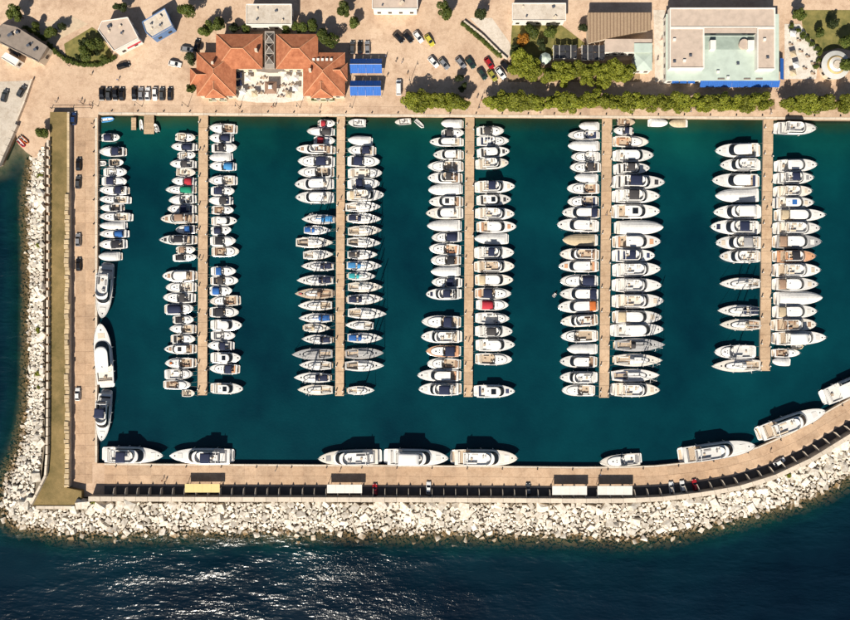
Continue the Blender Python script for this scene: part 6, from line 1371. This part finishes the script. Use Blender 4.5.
def bollard(v, label):
    t = bo_.copy(); C.objects.link(t); t.location = v; tag(t, label, 'bollard', 'mooring bollards')
for i, px in enumerate(range(112, 850, 26)): bollard((*P2(px, ytop(px) - 3.2), .05), f'black mooring bollard on the top promenade edge, {ordn(i + 1)} from left')
for i, py in enumerate(range(128, 455, 24)): bollard((*P2(94.0, py), .055), f'black mooring bollard on the left quay edge, {ordn(i + 1)} from top')
for i, j in enumerate(range(3, last - 1, 3)): bollard((*qp(j, .085), .056), f'black mooring bollard on the bottom quay edge, {ordn(i + 1)} from left')
def lamp(px, py, label, h=6.0):
    t = thing('street_lamp', label, 'lamp post', frm(px, py, .05), 0, 'promenade lamp posts')
    MB().cyl(0, 0, 0, .4, .14, 8, .1).build('base', BLACK, t); MB().tube([(0, 0, .4), (0, 0, h * .6), (0, 0, h)], .07, 6, .05).build('pole', BLACK, t); MB().tube([(0, 0, h), (0, -.5, h + .25), (0, -1.0, h + .2)], .04, 5).build('arm', BLACK, t); MB().cush(0, -1.15, h + .1, .3, .55, .14, b=.05).build('lamp_head', PAINT['grey'], t)
for i, px in enumerate((98, 142, 188, 240, 300, 352, 406, 478, 540, 612, 689, 762, 838)): lamp(px, ytop(px) - 8.2, f'dark promenade lamp post, {ordn(i + 1)} from left along the top waterfront')
lamp(410, 83, 'dark lamp post between the vans and the parking lot', 7)

# ---- gangway at left pier heads etc.: gate at the head of the left quay
gt = thing('quay_gate', 'long dark barrier gate across the head of the left quay', 'gate', frm(73, 108.5))
a, b = P(52, 108.5), P(92, 109.5); MB().tube([(a.x - gt.location.x, 0, 1.1), (b.x - gt.location.x, 0, 1.1)], .06, 5).build('boom', BLACK, gt)
for x in (a.x - gt.location.x, 0, b.x - gt.location.x): MB().box(x, 0, .003, .16, .16, 1.25).build('post', BLACK, gt)

# ---- people
SKIN = mat('skin', (.45, .27, .18), .6, .05, 3); HAIR = mat('hair', (.04, .025, .018), .7, .1, 4)
CL = [mat('cloth_' + n_, c_, .85, .08, 3) for n_, c_ in dict(white=(.7, .68, .64), navy=(.03, .04, .09), red=(.4, .04, .04), black=(.02, .02, .02), blue=(.08, .16, .35), tan=(.4, .28, .17)).items()]
def person_mesh(walk):
    vs = {}; V = []; E = []; Rr = []
    def add(n, p, r, par=None):
        vs[n] = len(V); V.append(p); Rr.append(r)
        if par: E.append((vs[par], vs[n]))
    s = .22 if walk else .03
    add('pel', (0, 0, .95), .14); add('waist', (0, 0, 1.10), .125, 'pel'); add('chest', (.02, 0, 1.32), .15, 'waist'); add('neck', (.02, 0, 1.47), .06, 'chest'); add('jaw', (.035, 0, 1.55), .075, 'neck'); add('head', (.03, 0, 1.66), .10, 'jaw'); add('crown', (.02, 0, 1.74), .06, 'head')
    for g, q in ((1, 'l'), (-1, 'r')):
        k = s * g
        add('hip' + q, (0, .10 * g, .90), .095, 'pel'); add('kn' + q, (k * .8 + .04, .11 * g, .50), .062, 'hip' + q); add('an' + q, (k * 1.1 - .03, .11 * g, .10), .042, 'kn' + q); add('to' + q, (k * 1.1 + .15, .12 * g, .035), .035, 'an' + q)
        add('sh' + q, (.01, .19 * g, 1.39), .06, 'chest'); add('el' + q, (-k * .6 - .02, .25 * g, 1.12), .045, 'sh' + q); add('wr' + q, (-k * .9 + .08, .25 * g, .88), .033, 'el' + q); add('ha' + q, (-k * .95 + .11, .25 * g, .79), .03, 'wr' + q)
    me = bpy.data.meshes.new('p'); me.from_pydata(V, E, []); o = bpy.data.objects.new('p', me); C.objects.link(o)
    m = o.modifiers.new('s', 'SKIN'); sl = me.skin_vertices
    if not sl: 
        bm = bmesh.new(); bm.from_mesh(me); bm.verts.layers.skin.verify(); bm.to_mesh(me); bm.free()
    for i, r in enumerate(Rr): me.skin_vertices[0].data[i].radius = (r, r); me.skin_vertices[0].data[i].use_root = (i == 0)
    sb = o.modifiers.new('d', 'SUBSURF'); sb.levels = 1
    dg_ = bpy.context.evaluated_depsgraph_get(); out = bpy.data.meshes.new_from_object(o.evaluated_get(dg_)); bpy.data.objects.remove(o)
    out.materials.clear()
    for _ in range(4): out.materials.append(None)
    for p in out.polygons:
        c = p.center; z = c.z
        p.material_index = 3 if (z > 1.67 or (z > 1.58 and c.x < .0)) else 2 if (z > 1.46 or (abs(c.y) > .2 and z < 1.15)) else 1 if z > .97 else 0
        p.use_smooth = True
    return out
PM = [person_mesh(True), person_mesh(False)]
def person(px, py, k, label, z=.05):
    t = bpy.data.objects.new('person', PM[k % 2]); C.objects.link(t); v = P(px, py, z); t.location = (v.x, v.y, z); t.rotation_euler.z = random.uniform(0, 6.28); tag(t, label, 'person', 'people on the waterfront')
    for i, mm in enumerate((CL[(k * 2 + 1) % 6], CL[k % 6], SKIN, HAIR)): t.material_slots[i].link = 'OBJECT'; t.material_slots[i].material = mm
CN = ['white', 'navy', 'red', 'black', 'blue', 'tan']
for k, (px, py, lb) in enumerate([(81, 102, 'near the quay gate'), (83.5, 104, 'beside another near the quay gate'), (91.6, 106, 'by the head of left quay'), (93, 124, 'on the upper left quay edge'), (118.7, 80.6, 'above the row of four cars'), (91.6, 75.5, 'below the garden hedge'), (57, 102, 'above the grass strip'), (69.7, 66, 'left of the garden hedge'),
        (272.4, 107.5, 'in front of the white court'), (275, 107, 'next to another before the white court'), (386, 57, 'right of upper blue tent'), (387, 77, 'right of the blue tents'), (466.5, 110.5, 'at the head of the middle pier'), (477, 98, 'in the gap between the tree groups'), (481, 101, 'in the gap below the parked cars'), (396, 62, 'alone left of the parking rows'), (402, 63, 'crossing left of the parking rows'), (407, 75, 'above the vans'),
        (276, 470, 'on bottom quay left of centre'), (340, 471, 'on the bottom quay above lone canopy'), (163, 480, 'on bottom quay left of yellow canopy'), (166, 481, 'on bottom quay beside another near yellow canopy'), (600, 474, 'on bottom quay above paired canopies'), (770, 452, 'on the curving quay'), (203, 150, 'walking on the upper leftmost pier'), (202, 260, 'walking on the lower leftmost pier'), (340.5, 200, 'walking on the second pier'), (468.5, 341, 'walking on the middle pier'), (606, 215, 'walking on the fourth pier'), (766, 210, 'walking on the rightmost pier'), (770, 114, 'at the head of the rightmost pier'), (657, 60, 'on the lane beside the mint annex'), (661, 40, 'higher on the lane beside the mint annex'), (776, 92, 'under the trees by the blue awning'), (690, 112, 'on the promenade right of the covered boats'), (240, 109, 'on the promenade left of the court'), (320, 108.5, 'on the promenade below right red roof'), (540, 113.5, 'on the promenade below the long tree row')]):
    person(px, py, k, f'person in {CN[k % 6]} top {lb}', (PZ + .014) if 'pier' in lb and 'head' not in lb else (.11 if 'court' in lb and 'front' not in lb and 'before' not in lb and 'left of' not in lb else .05 if ('promenade' in lb or 'bottom quay' in lb or 'edge' in lb) else .003))
